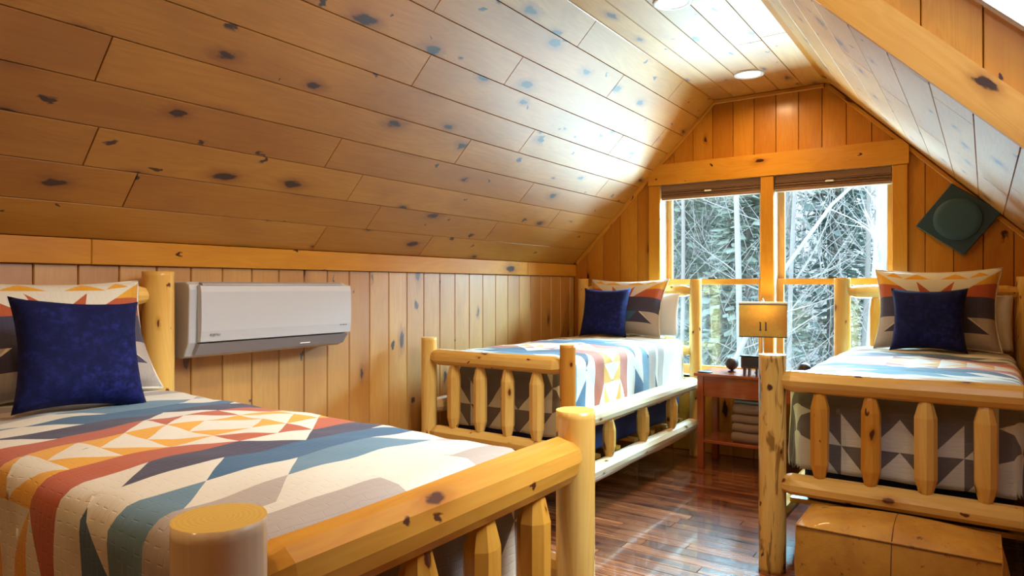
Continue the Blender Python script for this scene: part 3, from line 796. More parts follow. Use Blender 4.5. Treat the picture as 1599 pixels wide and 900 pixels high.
def patchwork(x0, x1, y0, y1, step, polys, mapf, basef, keep=None):
    """mesh data of a patched cloth: cells cut exactly along the patch outlines"""
    polys = [(c, p if area(p) > 0 else p[::-1]) for c, p in polys]
    bb = [(min(a for a, _ in p), max(a for a, _ in p), min(b for _, b in p), max(b for _, b in p)) for _, p in polys]
    V = {}; verts = []; faces = []; mats = []; uvs = []
    def vid(p):
        k = (round(p[0], 5), round(p[1], 5))
        if k not in V: V[k] = len(verts); verts.append(mapf(*p))
        return V[k]
    nx = math.ceil((x1-x0)/step); ny = math.ceil((y1-y0)/step)
    for i in range(nx):
        a = x0+(x1-x0)*i/nx; b = x0+(x1-x0)*(i+1)/nx
        for j in range(ny):
            c = y0+(y1-y0)*j/ny; d = y0+(y1-y0)*(j+1)/ny
            if keep and not keep((a+b)/2, (c+d)/2): continue
            frags = [(basef((a+b)/2, (c+d)/2), [(a, c), (b, c), (b, d), (a, d)])]
            for (col, p), q in zip(polys, bb):
                if q[0] >= b or q[1] <= a or q[2] >= d or q[3] <= c: continue
                nf_ = []
                for fc, fp in frags:
                    ins, outs = inside_split(fp, p)
                    if ins is None: nf_.append((fc, fp)); continue
                    nf_.append((col, ins)); nf_ += [(fc, o) for o in outs]
                frags = nf_
            for fc, fp in frags:
                ids = []
                up = []
                for p in fp:
                    k = vid(p)
                    if k not in ids: ids.append(k); up.append(p)
                if len(ids) > 2: faces.append(ids); mats.append(QK.index(fc)); uvs.append(up)
    return verts, faces, mats, uvs
def make_quilt(B, off, qoff, label, seed):
    loc, rz, L, Wd = B
    rr = random.Random(seed)
    ZT = .895; hw = .425 if seed < 3 else .45; Rr = .055
    pf = L-.085; p0 = .10
    pa = pf-Rr; qa = hw-Rr
    side = .455; foot = .465; C = .1125
    ph = [rr.random()*6 for _ in range(6)]
    pm_ = L-off
    def mp(p, q):
        dp = max(0, p-pa); dq = max(0, abs(q)-qa); rho = math.hypot(dp, dq)
        crown = .018*(1-min(1, abs(q)/hw)**2.5)*(1-min(1, abs((p-.9)/1.05))**4)
        if rho < 1e-9: out = 0; drop = 0; ux = uy = 0
        else:
            ux, uy = dp/rho, dq/rho
            if rho < Rr*PI/2: out = Rr*math.sin(rho/Rr); drop = Rr*(1-math.cos(rho/Rr))
            else:
                ex = rho-Rr*PI/2; out = Rr+ex*.03; drop = Rr+ex
                w_ = min(1, ex/.25)
                arc = p if dq > dp else q
                out += w_*(.006*math.sin(arc*11+ph[0])+.004*math.sin(arc*23+ph[1]+ex*5))-.008*w_
        wr = .0025*math.sin(p*17+q*9+ph[2])+.0022*math.sin(q*21-p*6+ph[3])+.0015*math.sin(p*41+ph[4])*math.sin(q*37+ph[5])
        x = min(p, pa)+ux*(out)
        y = min(abs(q), qa)+uy*(out)
        return (x+(wr if dp > .05 else 0), math.copysign(y+(wr*.8 if dq > .05 else 0), q), ZT+crown-drop+wr)
    def keep(p, q):
        dp = max(0, p-pa); dq = max(0, abs(q)-qa)
        return not (dp > 0 and dq > 0 and math.hypot(dp, dq) > .455)
    # patches in metres
    polys = []
    plim = pa+.02+Rr*PI/2*.5
    lim = (plim-pm_)/C
    for c, p in band_poly():
        q = clip(p if area(p) > 0 else p[::-1], 1, 0, lim)
        if len(q) > 2: polys.append((c, [(pm_+x*C, qoff+y*C) for x, y in q]))
    # foot drape patches: distances down the drape
    a = .115; D0 = pa+Rr*PI/2-Rr
    r1t, r1b, r2b = D0+.165, D0+.305, D0+.447
    fp = [('taupe', [(D0+.065, 0), (D0+.065, 9*a), (D0+.47, 9*a), (D0+.47, 0)])]
    F = [[(r1t, 0), (r1b, 1), (r1b, 0)], [(r1b, 0), (r2b, 1), (r2b, 0)], [(r1b, 1), (r1t, 2), (r1b, 2)], [(r2b, 1), (r1b, 2), (r2b, 2)],
         [(r1b, 2), (r1t, 3), (r1b, 3)], [(r2b, 2), (r1b, 3), (r2b, 3)], [(r1t, 3), (r1t-.07, 4.6), (r1t+.08, 4.6)], [(r1b, 3), (r1b-.10, 5), (r2b, 5), (r2b, 3)], [(D0+.065, 2.6), (D0+.065, 3), (r1t, 3)]]
    for f in F: fp.append(('cream', [(x, y*a) for x, y in f]))
    fp.append(('edge', [(D0+.450, 0), (D0+.450, 9*a), (D0+.47, 9*a), (D0+.47, 0)]))
    for c, p in fp:
        for s in (1, -1): polys.append((c, [(x, s*y) for x, y in p]))
    v, f, m_, uv = patchwork(p0, pa+foot, -(qa+side), qa+side, .024, polys, mp, lambda p, q: 'cream', keep)
    o = mesh('quilt', v, f, [M['q_'+k] for k in QK], None, m_, uv, True)
    md = o.modifiers.new('thickness', 'SOLIDIFY'); md.thickness = .007; md.offset = -1
    o.location = loc; o.rotation_euler = (0, 0, rz)
    tag(o, label, 'quilt', 'geometric patchwork quilts on the beds')
    return o
make_quilt(B1, .897, .10, 'patchwork quilt with rust, gold and navy triangles on the foreground bed', 1)
make_quilt(B2, .66, .02, 'patchwork quilt hanging down the side of the bed by the left wall', 2)
make_quilt(B3, .80, .0, 'patchwork quilt on the right bed behind the leather pouf', 3)

def soft_box(name, lo, hi, mat, bev, seg=4, parent=None, sub=0):
    bm = bmesh.new(); bmesh.ops.create_cube(bm, size=1)
    lo = Vector(lo); hi = Vector(hi)
    for v in bm.verts: v.co = Vector([(lo[i]+hi[i])/2+v.co[i]*(hi[i]-lo[i]) for i in range(3)])
    bmesh.ops.bevel(bm, geom=bm.edges[:], offset=bev, segments=seg, profile=.5, affect='EDGES')
    return from_bm(name, bm, mat, parent, True)
BN = ['the foreground bed', 'the bed by the left wall', 'the bed on the right']
for i, (loc, rz, L, Wd) in enumerate((B1, B2, B3)):
    o = soft_box('mattress', (.075, -.405, .535), (L-.125, .405, .873), M['mattress'], .05)
    o.location = loc; o.rotation_euler = (0, 0, rz); tag(o, 'mattress hidden under the quilt of '+BN[i], 'mattress', 'mattresses')
    o = soft_box('box_spring', (.075, -.395, .306), (L-.13, .395, .533), M['navy_sheet'], .03)
    o.location = loc; o.rotation_euler = (0, 0, rz); tag(o, 'navy covered box spring seen between the rails of '+BN[i], 'box spring', 'box springs')

# ------------------------------------------------------------------ pillows
def pillow_map(a, b, th, side, pinch=.07, bulge=1.0):
    def f(u, v):
        x = a*u*(1-pinch*(1-v*v)*abs(u)**1.5); y = b*v*(1-pinch*(1-u*u)*abs(v)**1.5)
        e = max(0, (1-u**4))**.55*max(0, (1-v**4))**.55
        return (x, side*th*e*bulge, y)
    return f
def sham_polys():
    P = [('grey', [(0, -1), (1, -1), (1, -.62), (0, -.62)]), ('navy', [(0, -.24), (1, -.24), (1, .26), (0, .26)]),
         ('navy', [(.5, -.24), (.86, -.62), (0, -.62), (0, -.24)]), ('grey', [(.55, -.24), (1, -.24), (1, -.62), (.86, -.62)]),
         ('blue', [(0, -.24), (.45, -.24), (.25, -.62), (0, -.62)]),
         ('rust', [(.30, .26), (1, .26), (1, .62), (.62, .56)]), ('gold', [(.60, .54), (1, .62), (1, .95)]),
         ('gold', [(.08, .72), (.30, .90), (.52, .72)]), ('rust', [(.22, .26), (.30, .66), (.02, .30)]), ('gold', [(.52, .74), (.68, .92), (.82, .82)])]
    out = []
    for c, p in P:
        for s in (1, -1): out.append((c, [(s*x, y) for x, y in p]))
    return out
def make_sham(B, x, y, tilt, yaw, label, b=.255):
    loc, rz, L, Wd = B
    a, th = .335, .085
    e = empty('pillow_sham')
    polys = sham_polys()
    f1 = pillow_map(a, b, th, 1, .11)
    v, f, m_, uv = patchwork(-1, 1, -1, 1, .07, polys, f1, lambda p, q: 'cream')
    uv = [[(p[0]*a, p[1]*b) for p in q] for q in uv]
    f = [q[::-1] for q in f]; uv = [q[::-1] for q in uv]
    mesh('front_cover', v, f, [M['q_'+k] for k in QK], e, m_, uv, True)
    v, f, m_, uv = patchwork(-1, 1, -1, 1, .1, [], pillow_map(a, b, th, -1, .11), lambda p, q: 'cream')
    mesh('back_cover', v, f, [M['q_'+k] for k in QK], e, m_, uv, True)
    m2 = MB()
    rim = [(math.copysign(1, t), s) for t, s in ()]
    pts = []
    N = 16
    for i in range(N): pts.append(f1(-1+2*i/N, -1))
    for i in range(N): pts.append(f1(1, -1+2*i/N))
    for i in range(N): pts.append(f1(1-2*i/N, 1))
    for i in range(N+1): pts.append(f1(-1, 1-2*i/N))
    m2.tube(pts, [.005]*len(pts), 6); m2.build('piping', [M['q_cream']], e)
    e.matrix_world = Matrix.Translation(loc) @ Matrix.Rotation(rz, 4, 'Z') @ Matrix.Translation((x, y, 0)) @ Matrix.Rotation(yaw-PI/2, 4, 'Z') @ Matrix.Translation((0, 0, .918)) @ Matrix.Rotation(tilt, 4, 'X') @ Matrix.Translation((0, 0, b*.96))
    tag(e, label, 'pillow', 'patchwork pillow shams')
    return e
def make_cushion(B, x, y, tilt, yaw, roll, label, a=.21, b=.205, th=.075, mat='navy_velvet', name='throw_pillow', cat='cushion', group='navy velvet cushions', z=.918, pinch=.12):
    loc, rz, L, Wd = B
    V = []; Fc = []; N = 22
    for s in (1, -1):
        f1 = pillow_map(a, b, th, s, pinch)
        base = len(V)
        for i in range(N+1):
            for j in range(N+1):
                p = f1(-1+2*i/N, -1+2*j/N)
                w = .004*math.sin(p[0]*31+s)*math.cos(p[2]*27)*(1-abs(-1+2*i/N)**4)*(1-abs(-1+2*j/N)**4)
                V.append((p[0], p[1]+w, p[2]))
        for i in range(N):
            for j in range(N):
                q = [base+i*(N+1)+j, base+(i+1)*(N+1)+j, base+(i+1)*(N+1)+j+1, base+i*(N+1)+j+1]
                Fc.append(q if s < 0 else q[::-1])
    o = mesh(name, V, Fc, M[mat], None, smooth=True)
    bm = bmesh.new(); bm.from_mesh(o.data); bmesh.ops.remove_doubles(bm, verts=bm.verts, dist=1e-5); bm.to_mesh(o.data); bm.free()
    o.matrix_world = Matrix.Translation(loc) @ Matrix.Rotation(rz, 4, 'Z') @ Matrix.Translation((x, y, 0)) @ Matrix.Rotation(yaw-PI/2, 4, 'Z') @ Matrix.Translation((0, 0, z)) @ Matrix.Rotation(tilt, 4, 'X') @ Matrix.Translation((0, 0, b*.96)) @ Matrix.Rotation(roll, 4, 'Y')
    tag(o, label, cat, group)
    return o
# tilt: lean back towards the headboard
make_sham(B1, .245, .04, R(24), 0, 'patchwork pillow sham against the headboard of the foreground bed', .225)
make_sham(B2, .25, -.03, R(22), 0, 'patchwork pillow sham against the headboard by the left wall', .24)
make_sham(B3, .24, .05, R(12), 0, 'patchwork pillow sham under the dark diamond panel')
make_cushion(B1, .545, -.02, R(24), R(-6), R(-4), 'large navy velvet cushion on the foreground bed', a=.188, b=.19)
make_cushion(B2, .43, -.09, R(16), R(4), 0, 'navy velvet cushion on the bed by the left wall', a=.195, b=.195)
make_cushion(B3, .40, .02, R(14), 0, 0, 'navy velvet cushion on the right bed', a=.20, b=.195)
for B, yy, lb in ((B2, .12, 'white pillow tucked behind the sham on the bed by the left wall'), (B3, .17, 'white pillow tucked behind the sham on the right bed')):
    make_cushion(B, .105, yy, R(6), 0, 0, lb, a=.27, b=.17, th=.055, mat='pillowcase', name='pillow', cat='pillow', group='white pillows behind the shams', pinch=.04, z=.915)

# ------------------------------------------------------------------ bedside table
TX0, TX1, TY0, TY1, TZ = -1.715, -.90, 4.77, 5.175, .680
tb = empty('bedside_table', ((TX0+TX1)/2, (TY0+TY1)/2, 0)); tag(tb, 'red-brown wooden bedside table with a lower shelf, between the two far beds', 'table')
def LT(mbx, nm, mat='cherry', par=None):
    mbx.v = [(p[0]-(TX0+TX1)/2, p[1]-(TY0+TY1)/2, p[2]) for p in mbx.v]; return mbx.build(nm, [M[mat]], par or tb)
m2 = MB(); m2.box((TX0, TY0, TZ-.022), (TX1, TY1, TZ), bev=.004); LT(m2, 'table_top')
for x in (TX0+.02, TX1-.065):
    for y in (TY0+.02, TY1-.065):
        m2 = MB(); m2.box((x, y, 0), (x+.045, y+.045, TZ-.0225), bev=.003); LT(m2, 'leg')
m2 = MB(); m2.box((TX0+.066, TY0+.026, TZ-.165), (TX1-.066, TY0+.045, TZ-.023), bev=.002); dr = LT(m2, 'apron')
m2 = MB(); m2.box((TX0+.066, TY1-.045, TZ-.165), (TX1-.066, TY1-.026, TZ-.023), bev=.002); LT(m2, 'apron')
for x in (TX0+.026, TX1-.045):
    m2 = MB(); m2.box((x, TY0+.066, TZ-.165), (x+.019, TY1-.066, TZ-.023), bev=.002); LT(m2, 'apron')
SHZ = .205
m2 = MB(); m2.box((TX0+.03, TY0+.03, SHZ-.022), (TX1-.03, TY1-.03, SHZ), bev=.003); LT(m2, 'shelf')
# towels on the shelf
def towel(x0, x1, y0, y1, z0, h, label, mat, group):
    e = empty('folded_towel', ((x0+x1)/2, (y0+y1)/2, z0)); tag(e, label, 'towel', group)
    w = (x1-x0)/2; d = (y1-y0)/2
    lay = 1
    for k in range(lay):
        lh = h/lay
        bm = bmesh.new(); bmesh.ops.create_cube(bm, size=1)
        for v in bm.verts: v.co = Vector((v.co.x*2*(w-k*.002), v.co.y*2*(d-k*.003), (v.co.z+.5)*lh+k*lh))
        bmesh.ops.bevel(bm, geom=bm.edges[:], offset=lh*.42, segments=3, profile=.5, affect='EDGES')
        bmesh.ops.subdivide_edges(bm, edges=[q for q in bm.edges if q.calc_length() > .1], cuts=5, use_grid_fill=True)
        for v in bm.verts: v.co.z += .0018*math.sin(v.co.x*40+k*2+z0*90)
        from_bm('folded_cloth', bm, M[mat], e, True)
zt = SHZ
tn = ['lowest brown folded towel resting on the table shelf', 'second brown folded towel from the bottom of the stack', 'third brown folded towel from the bottom of the stack', 'top brown folded towel, just below the blue-grey one']
for k, h in enumerate((.072, .062, .058, .080)):
    towel(-1.475+.006*(k % 2), -1.16, 4.83+.004*k, 5.08, zt, h, tn[k], 'towel', 'folded brown towels on the table shelf'); zt += h+.0006
towel(-1.455, -1.18, 4.86, 5.07, zt, .022, 'thin blue-grey folded cloth on top of the brown towels', 'towel_blue', None)
# things on the table
def sphere_orn(x, y, r, label):
    e = empty('sphere_ornament', (x, y, TZ)); tag(e, label, 'ornament', 'dark iron balls on the bedside table')
    m2 = MB(); m2.lathe([(.028, 0), (.028, .006), (.012, .012), (.010, .018)], seg=20); m2.build('foot', [M['iron']], e)
    m2 = MB(); n = 14
    m2.lathe([(max(.0008, r*math.sin(PI*i/n)), .014+r-r*math.cos(PI*i/n)) for i in range(n+1)], seg=28, cap=False); m2.build('ball', [M['iron']], e)
sphere_orn(-1.505, 4.98, .046, 'dark iron ball standing left of the lamp on the bedside table')
sphere_orn(-1.000, 4.93, .044, 'dark iron ball standing right of the lamp, showing above the bed rail')
cst = MB(); cst.lathe([(.050, 0), (.052, .003), (.052, .007), (.047, .010)], seg=24); o = cst.build('coaster', [M['coaster']]); o.location = (-1.655, 4.84, TZ)
tag(o, 'flat black coaster at the left front corner of the bedside table', 'coaster')
e = empty('mug', (-1.235, 4.86, TZ)); tag(e, 'small white mug beside the log post on the bedside table', 'mug')
m2 = MB(); m2.lathe([(.020, 0), (.026, .003), (.029, .05), (.027, .05), (.024, .006)], seg=22); m2.build('body', [M['mug']], e)
m2 = MB(); m2.tube([(.027, 0, .04), (.042, 0, .038), (.044, 0, .022), (.028, 0, .012)], [.0035]*4, 6); m2.build('handle', [M['mug']], e)
e = empty('mantel_clock', (-1.335, 4.90, TZ)); tag(e, 'dark box clock on short legs in front of the lamp', 'clock')
m2 = MB(); m2.box((-.075, -.03, .045), (.085, .03, .125), bev=.004); m2.build('case', [M['cocoa']], e)
m2 = MB(); m2.box((-.082, -.035, .125), (.092, .035, .134), bev=.003); m2.build('cornice', [M['iron']], e)
for x in (-.055, -.022, .03, .065):
    m2 = MB(); m2.box((x-.007, -.02, 0), (x+.007, .02, .046), bev=.002); m2.build('leg', [M['cocoa']], e)
m2 = MB(); m2.box((-.06, -.034, .06), (.07, -.031, .112), bev=.001); m2.build('face_plate', [M['iron']], e)
# lamp
LX, LY = -1.300, 5.03
e = empty('table_lamp', (LX, LY, TZ)); tag(e, 'table lamp with a rectangular tan shade bearing two dark strokes', 'lamp')
m2 = MB(); m2.lathe([(.055, 0), (.058, .006), (.05, .014), (.014, .022), (.010, .04)], seg=24); m2.build('base', [M['iron']], e)
m2 = MB(); m2.tube([(0, 0, .03), (0, 0, .36)], [.005, .005], 10); m2.build('pole', [M['brass']], e)
Zs0, Zs1 = .262, .492
def ring(z, hx, hy, th, zz):
    mm = MB()
    mm.box((-hx, -hy, z), (hx, -hy+th, z+zz)); mm.box((-hx, hy-th, z), (hx, hy, z+zz)); mm.box((-hx, -hy+th, z), (-hx+th, hy-th, z+zz)); mm.box((hx-th, -hy+th, z), (hx, hy-th, z+zz))
    return mm
RZ = Euler((0, 0, R(12))).to_matrix().to_4x4()
sh = ring(Zs0, .158, .078, .0015, Zs1-Zs0).build('lamp_shade', [M['shade']], e); sh.rotation_euler = (0, 0, R(14))
for z in (Zs0-.002, Zs1-.004):
    mm = ring(z, .160, .080, .003, .006)
    mm.build('shade_rim', [M['iron'] if z < .3 else M['iron']], sh)
mm = ring(Zs1+.002, .160, .080, .004, .012); mm.build('shade_rim', [M['vinyl']], sh)
mm = MB()
for cx in (-.016, .020):
    mm.box((cx-.0045, -.0805, .306), (cx+.0045, -.0785, .366)); mm.box((cx-.009, -.0805, .309), (cx+.009, -.0785, .3135)); 
    mm.box((cx-.009, -.0805, .364), (cx+.004, -.0785, .368))
mm.build('emblem', [M['slot']], sh)
m2 = MB(); m2.tube([(0, 0, .36), (-.03, 0, .40), (-.03, 0, .47), (0, 0, .505), (.03, 0, .47), (.03, 0, .40), (0, 0, .36)], [.0016]*7, 6); m2.build('harp', [M['brass']], e)
m2 = MB(); m2.lathe([(.003, .50), (.010, .508), (.011, .516), (.004, .526), (.001, .534)], seg=14); m2.build('finial', [M['brass']], e)
m2 = MB(); m2.lathe([(.010, .36), (.013, .372), (.026, .40), (.028, .42), (.018, .445), (.003, .452)], seg=16); m2.build('bulb', [M['bulb_small']], e)
d = bpy.data.lights.new('table_lamp_light', 'POINT'); d.energy = 7; d.color = (1, .78, .40); d.shadow_soft_size = .03
o = bpy.data.objects.new('table_lamp_light', d); COL.objects.link(o); o.parent = e; o.location = (0, -.0, .455)

# ------------------------------------------------------------------ wall heater / air conditioner
AY0, AY1 = 1.625, 2.505
ac = empty('air_conditioner', (XL, (AY0+AY1)/2, .985)); tag(ac, 'white wall-mounted split air conditioner beside the foreground headboard', 'air conditioner')
hy = (AY1-AY0)/2
def prof(mbx, P, y0, y1, nm, mat):
    mbx.prism([(a, b) for a, b in P], y0, y1, axis='y'); return mbx.build(nm, [M[mat]], ac)
P = [(.001, .02), (.006, .003), (.10, .0), (.128, .010), (.165, .070), (.172, .30), (.165, .322), (.14, .334), (.006, .336), (.001, .33)]
m2 = MB(); body = prof(m2, P[::-1], -hy, hy, 'body', 'white')
bv = body.modifiers.new('soften', 'BEVEL'); bv.width = .006; bv.segments = 2; bv.limit_method = 'ANGLE'; bv.angle_limit = R(50)
m2 = MB(); prof(m2, [(.173, .070), (.196, .074), (.203, .12), (.205, .20), (.203, .29), (.196, .317), (.173, .320)][::-1], -hy+.035, hy-.002, 'front_panel', 'white')
m2 = MB(); prof(m2, [(.135, .018), (.170, .066), (.192, .066), (.150, .014)][::-1], -hy+.035, hy-.012, 'louver', 'white_dim')
m2 = MB(); prof(m2, [(.16, .321), (.19, .319), (.186, .328), (.16, .333)][::-1], -hy+.05, hy-.05, 'top_grille', 'white_dim')
m2 = MB(); 
m2.box((.163, hy-.30, .030), (.1665, hy-.24, .036)); 
t_ = m2.build('louver_glint', [M['vinyl']], ac);  # white bar imitating a light's reflection on the louver
def text(s, size, parent, mtx, mat, name='lettering', ext=.0003):
    cu = bpy.data.curves.new(name, 'FONT'); cu.body = s; cu.size = size; cu.extrude = ext
    to = bpy.data.objects.new('tmp_text', cu); COL.objects.link(to)
    dg = bpy.context.evaluated_depsgraph_get(); me = bpy.data.meshes.new_from_object(to.evaluated_get(dg))
    bpy.data.objects.remove(to)
    me.materials.clear(); me.materials.append(mat)
    o = link(name, me, parent); o.matrix_local = mtx
    return o
mt = Matrix(((0, 0, 1), (1, 0, 0), (0, 1, 0))).to_4x4()   # text x -> +Y, text y -> +Z, faces +X
m_ = mt.copy(); m_.translation = (.2037, -hy+.075, .098)
text('FUJITSU', .014, ac, m_, M['grey_mark'])
m_ = mt.copy(); m_.translation = (.2042, hy-.075, .115)
text('AIR', .009, ac, m_, M['grey_mark']) if False else None
mk = MB()
for k, w_ in enumerate((.006, .004, .007, .005, .008)): mk.box((.2040, hy-.078+k*.0095, .112), (.2046, hy-.078+k*.0095+w_, .117))
mk.build('badge', [M['grey_mark']], ac)

# ------------------------------------------------------------------ dark diamond panel
dp = empty('wall_speaker', (-.142, YW-.002, 1.728)); tag(dp, 'dark teal square panel hung as a diamond with a raised round disc', 'speaker')
m2 = MB(); hs = .166; dth = .045
m2.box((-hs, -dth, -hs), (hs, 0, hs), bev=.004); o = m2.build('panel', [M['black']], dp); o.rotation_euler = (0, R(-53), 0)
n = 40
m2 = MB()
b0 = 0
profl = [(.134, 0), (.134, .012), (.131, .0155), (.10, .0165), (.05, .017), (.002, .017)]
m2.lathe(profl, seg=48, cap=False); o = m2.build('disc', [M['black2']], dp); o.rotation_euler = (PI/2, 0, 0); o.location = (0, -dth, 0)

# ------------------------------------------------------------------ leather pouf
pf = empty('leather_pouf', (-.285, 3.062, 0)); tag(pf, 'square tan leather pouf at the foot of the right bed', 'ottoman')
PXh, PYh, PH = .335, .163, .345
def pouf_pt(a, b, c):   # a,b,c in -1..1, puffed box
    x = a*PXh; y = b*PYh; z = (c+1)/2*PH
    bx = (1-b*b)*(1-c*c); by = (1-a*a)*(1-c*c); bz = (1-a*a)*(1-b*b)
    x += a**5*.034*bx
    y += b**5*.030*by
    z += (max(c, 0)**5)*.050*bz**.7
    if c < -.999: z = 0
    return (x, y, z)
def pface(fn, nu, nv, name, mat):
    V = [fn(-1+2*i/nu, -1+2*j/nv) for i in range(nu+1) for j in range(nv+1)]
    Fc = [[i*(nv+1)+j, (i+1)*(nv+1)+j, (i+1)*(nv+1)+j+1, i*(nv+1)+j+1] for i in range(nu) for j in range(nv)]
    return mesh(name, V, Fc, M[mat], pf, smooth=True)
def half(fn, lo, hi): return lambda u, v: fn(lo+(hi-lo)*(u+1)/2, v)
for lo, hi in ((-1, 0), (0, 1)):
    pface(half(lambda u, v: pouf_pt(u, v, 1), lo, hi), 10, 10, 'top_panel', 'leather')
    pface(half(lambda u, v: pouf_pt(u, -1, v), lo, hi), 10, 10, 'side_panel', 'leather')
    pface(half(lambda u, v: pouf_pt(u, 1, v), hi, lo), 10, 10, 'side_panel', 'leather')
pface(lambda u, v: pouf_pt(-1, -u, v), 10, 10, 'side_panel', 'leather')
pface(lambda u, v: pouf_pt(1, u, v), 10, 10, 'side_panel', 'leather')
pface(lambda u, v: pouf_pt(u, -v, -1), 2, 2, 'base_panel', 'leather')
def seam(fn, n=20, r=.0035, mat='leather'):
    m2 = MB(); m2.tube([fn(-1+2*i/n) for i in range(n+1)], [r]*(n+1), 6); m2.build('seam', [M[mat]], pf)
for s in (-1, 1):
    seam(lambda t: pouf_pt(t, s, 1)); seam(lambda t: pouf_pt(s, t, 1))
    for s2 in (-1, 1): seam(lambda t: pouf_pt(s, s2, t))
seam(lambda t: pouf_pt(0, t, 1), r=.0016, mat='seam'); seam(lambda t: pouf_pt(0, -1, t), r=.0016, mat='seam')
seam(lambda t: tuple(Vector(pouf_pt(t, -1, 1))+Vector((0, -.004, -.004))), r=.0014, mat='seam')

# ------------------------------------------------------------------ the wood outside
GZ = -3.4
mb = MB(); N = 24
def hz(x, y): return GZ+max(0, y-14)*.10+max(0, y-30)*.22+.35*math.sin(x*.4+y*.3)+.2*math.sin(x*.9)
b0 = 0
for i in range(N+1):
    for j in range(N+1):
        x = -46+60*i/N; y = 6.2+70*j/N; mb.v.append((x, y, hz(x, y)))
for i in range(N):
    for j in range(N):
        mb.face([i*(N+1)+j, (i+1)*(N+1)+j, (i+1)*(N+1)+j+1, i*(N+1)+j+1], [(0, 0)]*4, 0, True)
gr = mb.build('ground', [M['ground']]); tag(gr, 'pale wooded hillside outside the windows', 'ground', kind='structure')

def branchy(mb, p, d, L, r, depth, rr, seg=5):
    n = 5; pts = [Vector(p)]; rad = [r]; d = Vector(d).normalized()
    for i in range(n):
        d = (d+Vector((rr.uniform(-.16, .16), rr.uniform(-.16, .16), rr.uniform(-.04, .10)))).normalized()
        pts.append(pts[-1]+d*L/n); rad.append(r*(1-.8*(i+1)/n))
    mb.tube(pts, rad, seg, seed=rr.randrange(9999))
    if depth > 0:
        for k in range(rr.randint(3, 5)):
            i = rr.randint(1, n-1); dd = (d+Vector((rr.uniform(-1, 1), rr.uniform(-1, 1), rr.uniform(-.2, .8)))).normalized()
            branchy(mb, pts[i], dd, L*rr.uniform(.35, .6), rad[i]*.6, depth-1, rr, 4)
def bare_tree(x, y, h, r, label, seed, mat='bark', lean=(0, 0), nb=9, group='bare pale trees outside the windows'):
    rr = random.Random(seed); z0 = hz(x, y)-.1
    e = empty('bare_tree', (x, y, z0)); tag(e, label, 'tree', group)
    m2 = MB(); pts = []; rad = []; n = 10
    for i in range(n+1):
        t = i/n; pts.append((lean[0]*t*h+.10*math.sin(t*5+seed), lean[1]*t*h+.08*math.sin(t*7+seed*2), t*h)); rad.append(r*(1-.72*t))
    m2.tube(pts, rad, 9, seed=seed); m2.build('trunk', [M[mat]], e)
    m3 = MB()
    for k in range(max(3, nb-3)):
        t = rr.uniform(.22, .95); i = int(t*n); a = rr.random()*2*PI
        branchy(m3, pts[i], (math.cos(a), math.sin(a), rr.uniform(.2, .9)), h*rr.uniform(.10, .20), rad[i]*.26, 2, rr, 5)
    o = m3.build('branches', [M[mat]], e); o['kind'] = 'stuff'
rt = random.Random(77)
TL = [('slender pale tree trunk beyond the left pane, leftmost', -3.9, 10.2, .04), ('thick pale trunk seen through the left window near its middle', -3.3, 10.8, .065), ('white trunk just left of the window mullion', -2.80, 11.4, .075),
      ('forked pale tree beside the mullion in the left window', -2.35, 9.6, .05), ('thin pale tree seen above the lamp', -2.75, 12.6, .055), ('pale trunk at the right edge of the right window', -1.17, 9.4, .11),
      ('grey trunk behind the right bed post, in the right window', -1.95, 13.5, .07)]
for i, (lb, x, y, r) in enumerate(TL): bare_tree(x, y, 11+rt.random()*3, r, lb, 100+i, 'bark' if i % 3 else 'bark2', (rt.uniform(-.03, .03), 0))
for i in range(36):
    y = rt.uniform(12.5, 30); x = y*rt.uniform(-.52, .02)
    bare_tree(x, y, rt.uniform(10, 16), rt.uniform(.05, .11), 'bare pale tree standing in the wood beyond the nearest trunks', 200+i, rt.choice(['bark', 'bark2']), (rt.uniform(-.05, .05), 0), nb=5, group='distant bare trees in the wood')
# leaning limbs in the right window
e = empty('leaning_tree', (-4.1, 10.0, hz(-4.1, 10.0))); tag(e, 'fallen pale tree leaning up to the right across the right window', 'tree')
m2 = MB(); m3 = MB(); rr = random.Random(9)
m2.tube([(0, 0, 0), (.9, -.2, 2.6), (1.7, -.4, 4.2), (2.5, -.5, 5.3), (3.3, -.6, 6.0)], [.05, .042, .032, .022, .014], 8); m2.build('trunk', [M['bark']], e)
for k in range(12):
    t = rr.uniform(.25, .8); p = Vector((.2+2.4*t, -.1-.4*t, .8+4.6*t)); branchy(m3, p, (rr.uniform(.5, 1), rr.uniform(-.4, .2), rr.uniform(.1, .9)), rr.uniform(.7, 1.7), .013, 2, rr, 5)
o = m3.build('branches', [M['bark']], e); o['kind'] = 'stuff'
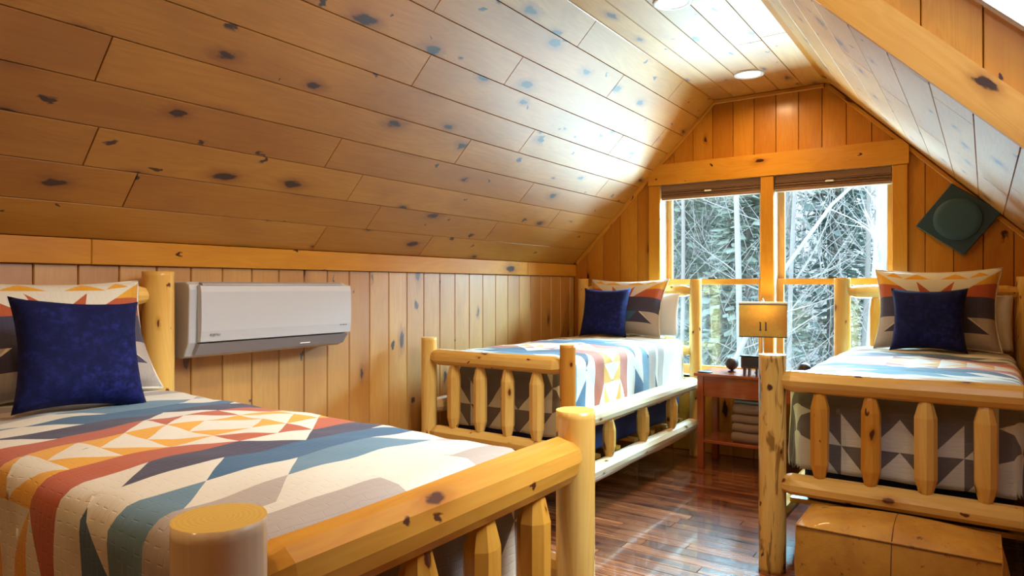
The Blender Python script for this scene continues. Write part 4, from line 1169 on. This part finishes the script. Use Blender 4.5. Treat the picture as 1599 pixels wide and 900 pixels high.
# evergreens
def evergreen(x, y, h, w, mat, seed, label):
    rr = random.Random(seed); z0 = hz(x, y)-.1
    e = empty('evergreen_tree', (x, y, z0)); tag(e, label, 'tree', 'evergreens in the wood')
    m2 = MB(); m2.tube([(0, 0, 0), (0, 0, h*.9)], [h*.014, h*.004], 7); m2.build('trunk', [M['bark2']], e)
    V = []; F_ = []
    for k in range(2600):
        t = rr.random()**.8; z = h*(.10+.9*t); rad = w*(1-t)**.8*rr.uniform(.25, 1); a = rr.random()*2*PI
        c = Vector((rad*math.cos(a), rad*math.sin(a), z-rad*.25))
        d = Vector((math.cos(a), math.sin(a), rr.uniform(-.5, .2))).normalized(); s = d.cross(Vector((rr.uniform(-.4, .4), rr.uniform(-.4, .4), 1))).normalized()
        l = rr.uniform(.16, .42); ww_ = l*.28; b = len(V)
        V += [tuple(c-d*l*.5), tuple(c+s*ww_), tuple(c+d*l*.5), tuple(c-s*ww_+Vector((0, 0, -.03)))]
        F_.append([b, b+1, b+2, b+3])
    o = mesh('foliage', V, F_, M[mat], e)
for i in range(15):
    y = rt.uniform(17, 40); x = y*rt.uniform(-.55, .05)
    evergreen(x, y, rt.uniform(9, 15), rt.uniform(2.0, 3.4), 'leaf' if i % 2 else 'leaf2', 300+i, ['pale green evergreen far in the wood', 'darker evergreen far in the wood'][i % 2])
for i, (x, y) in enumerate(((-3.9, 14), (-2.6, 16), (-5.6, 15))): evergreen(x, y, 8+i, 1.8, 'leaf' if i == 1 else 'leaf2', 400+i, ['low evergreen nearest the right window', 'dark evergreen behind the window mullion', 'evergreen behind the left window'][i])
# thicket of twigs
V = MB(); rr = random.Random(21)
for k in range(2600):
    y = rr.uniform(11, 26); x = y*rr.uniform(-.50, -.02); z = hz(x, y)+rr.uniform(0, 6.5)
    d = Vector((rr.uniform(-.7, .7), rr.uniform(-.3, .3), rr.uniform(.3, 1))).normalized(); L = rr.uniform(.6, 2.0)
    p = Vector((x, y, z)); q = p+d*L*.5; w = p+(d+Vector((rr.uniform(-.3, .3), 0, .1)))*L
    V.tube([p, q, w], [.008, .006, .003], 3)
o = V.build('thicket', [M['bark']]); tag(o, 'tangle of pale twigs between the trees outside', 'thicket', kind='stuff')
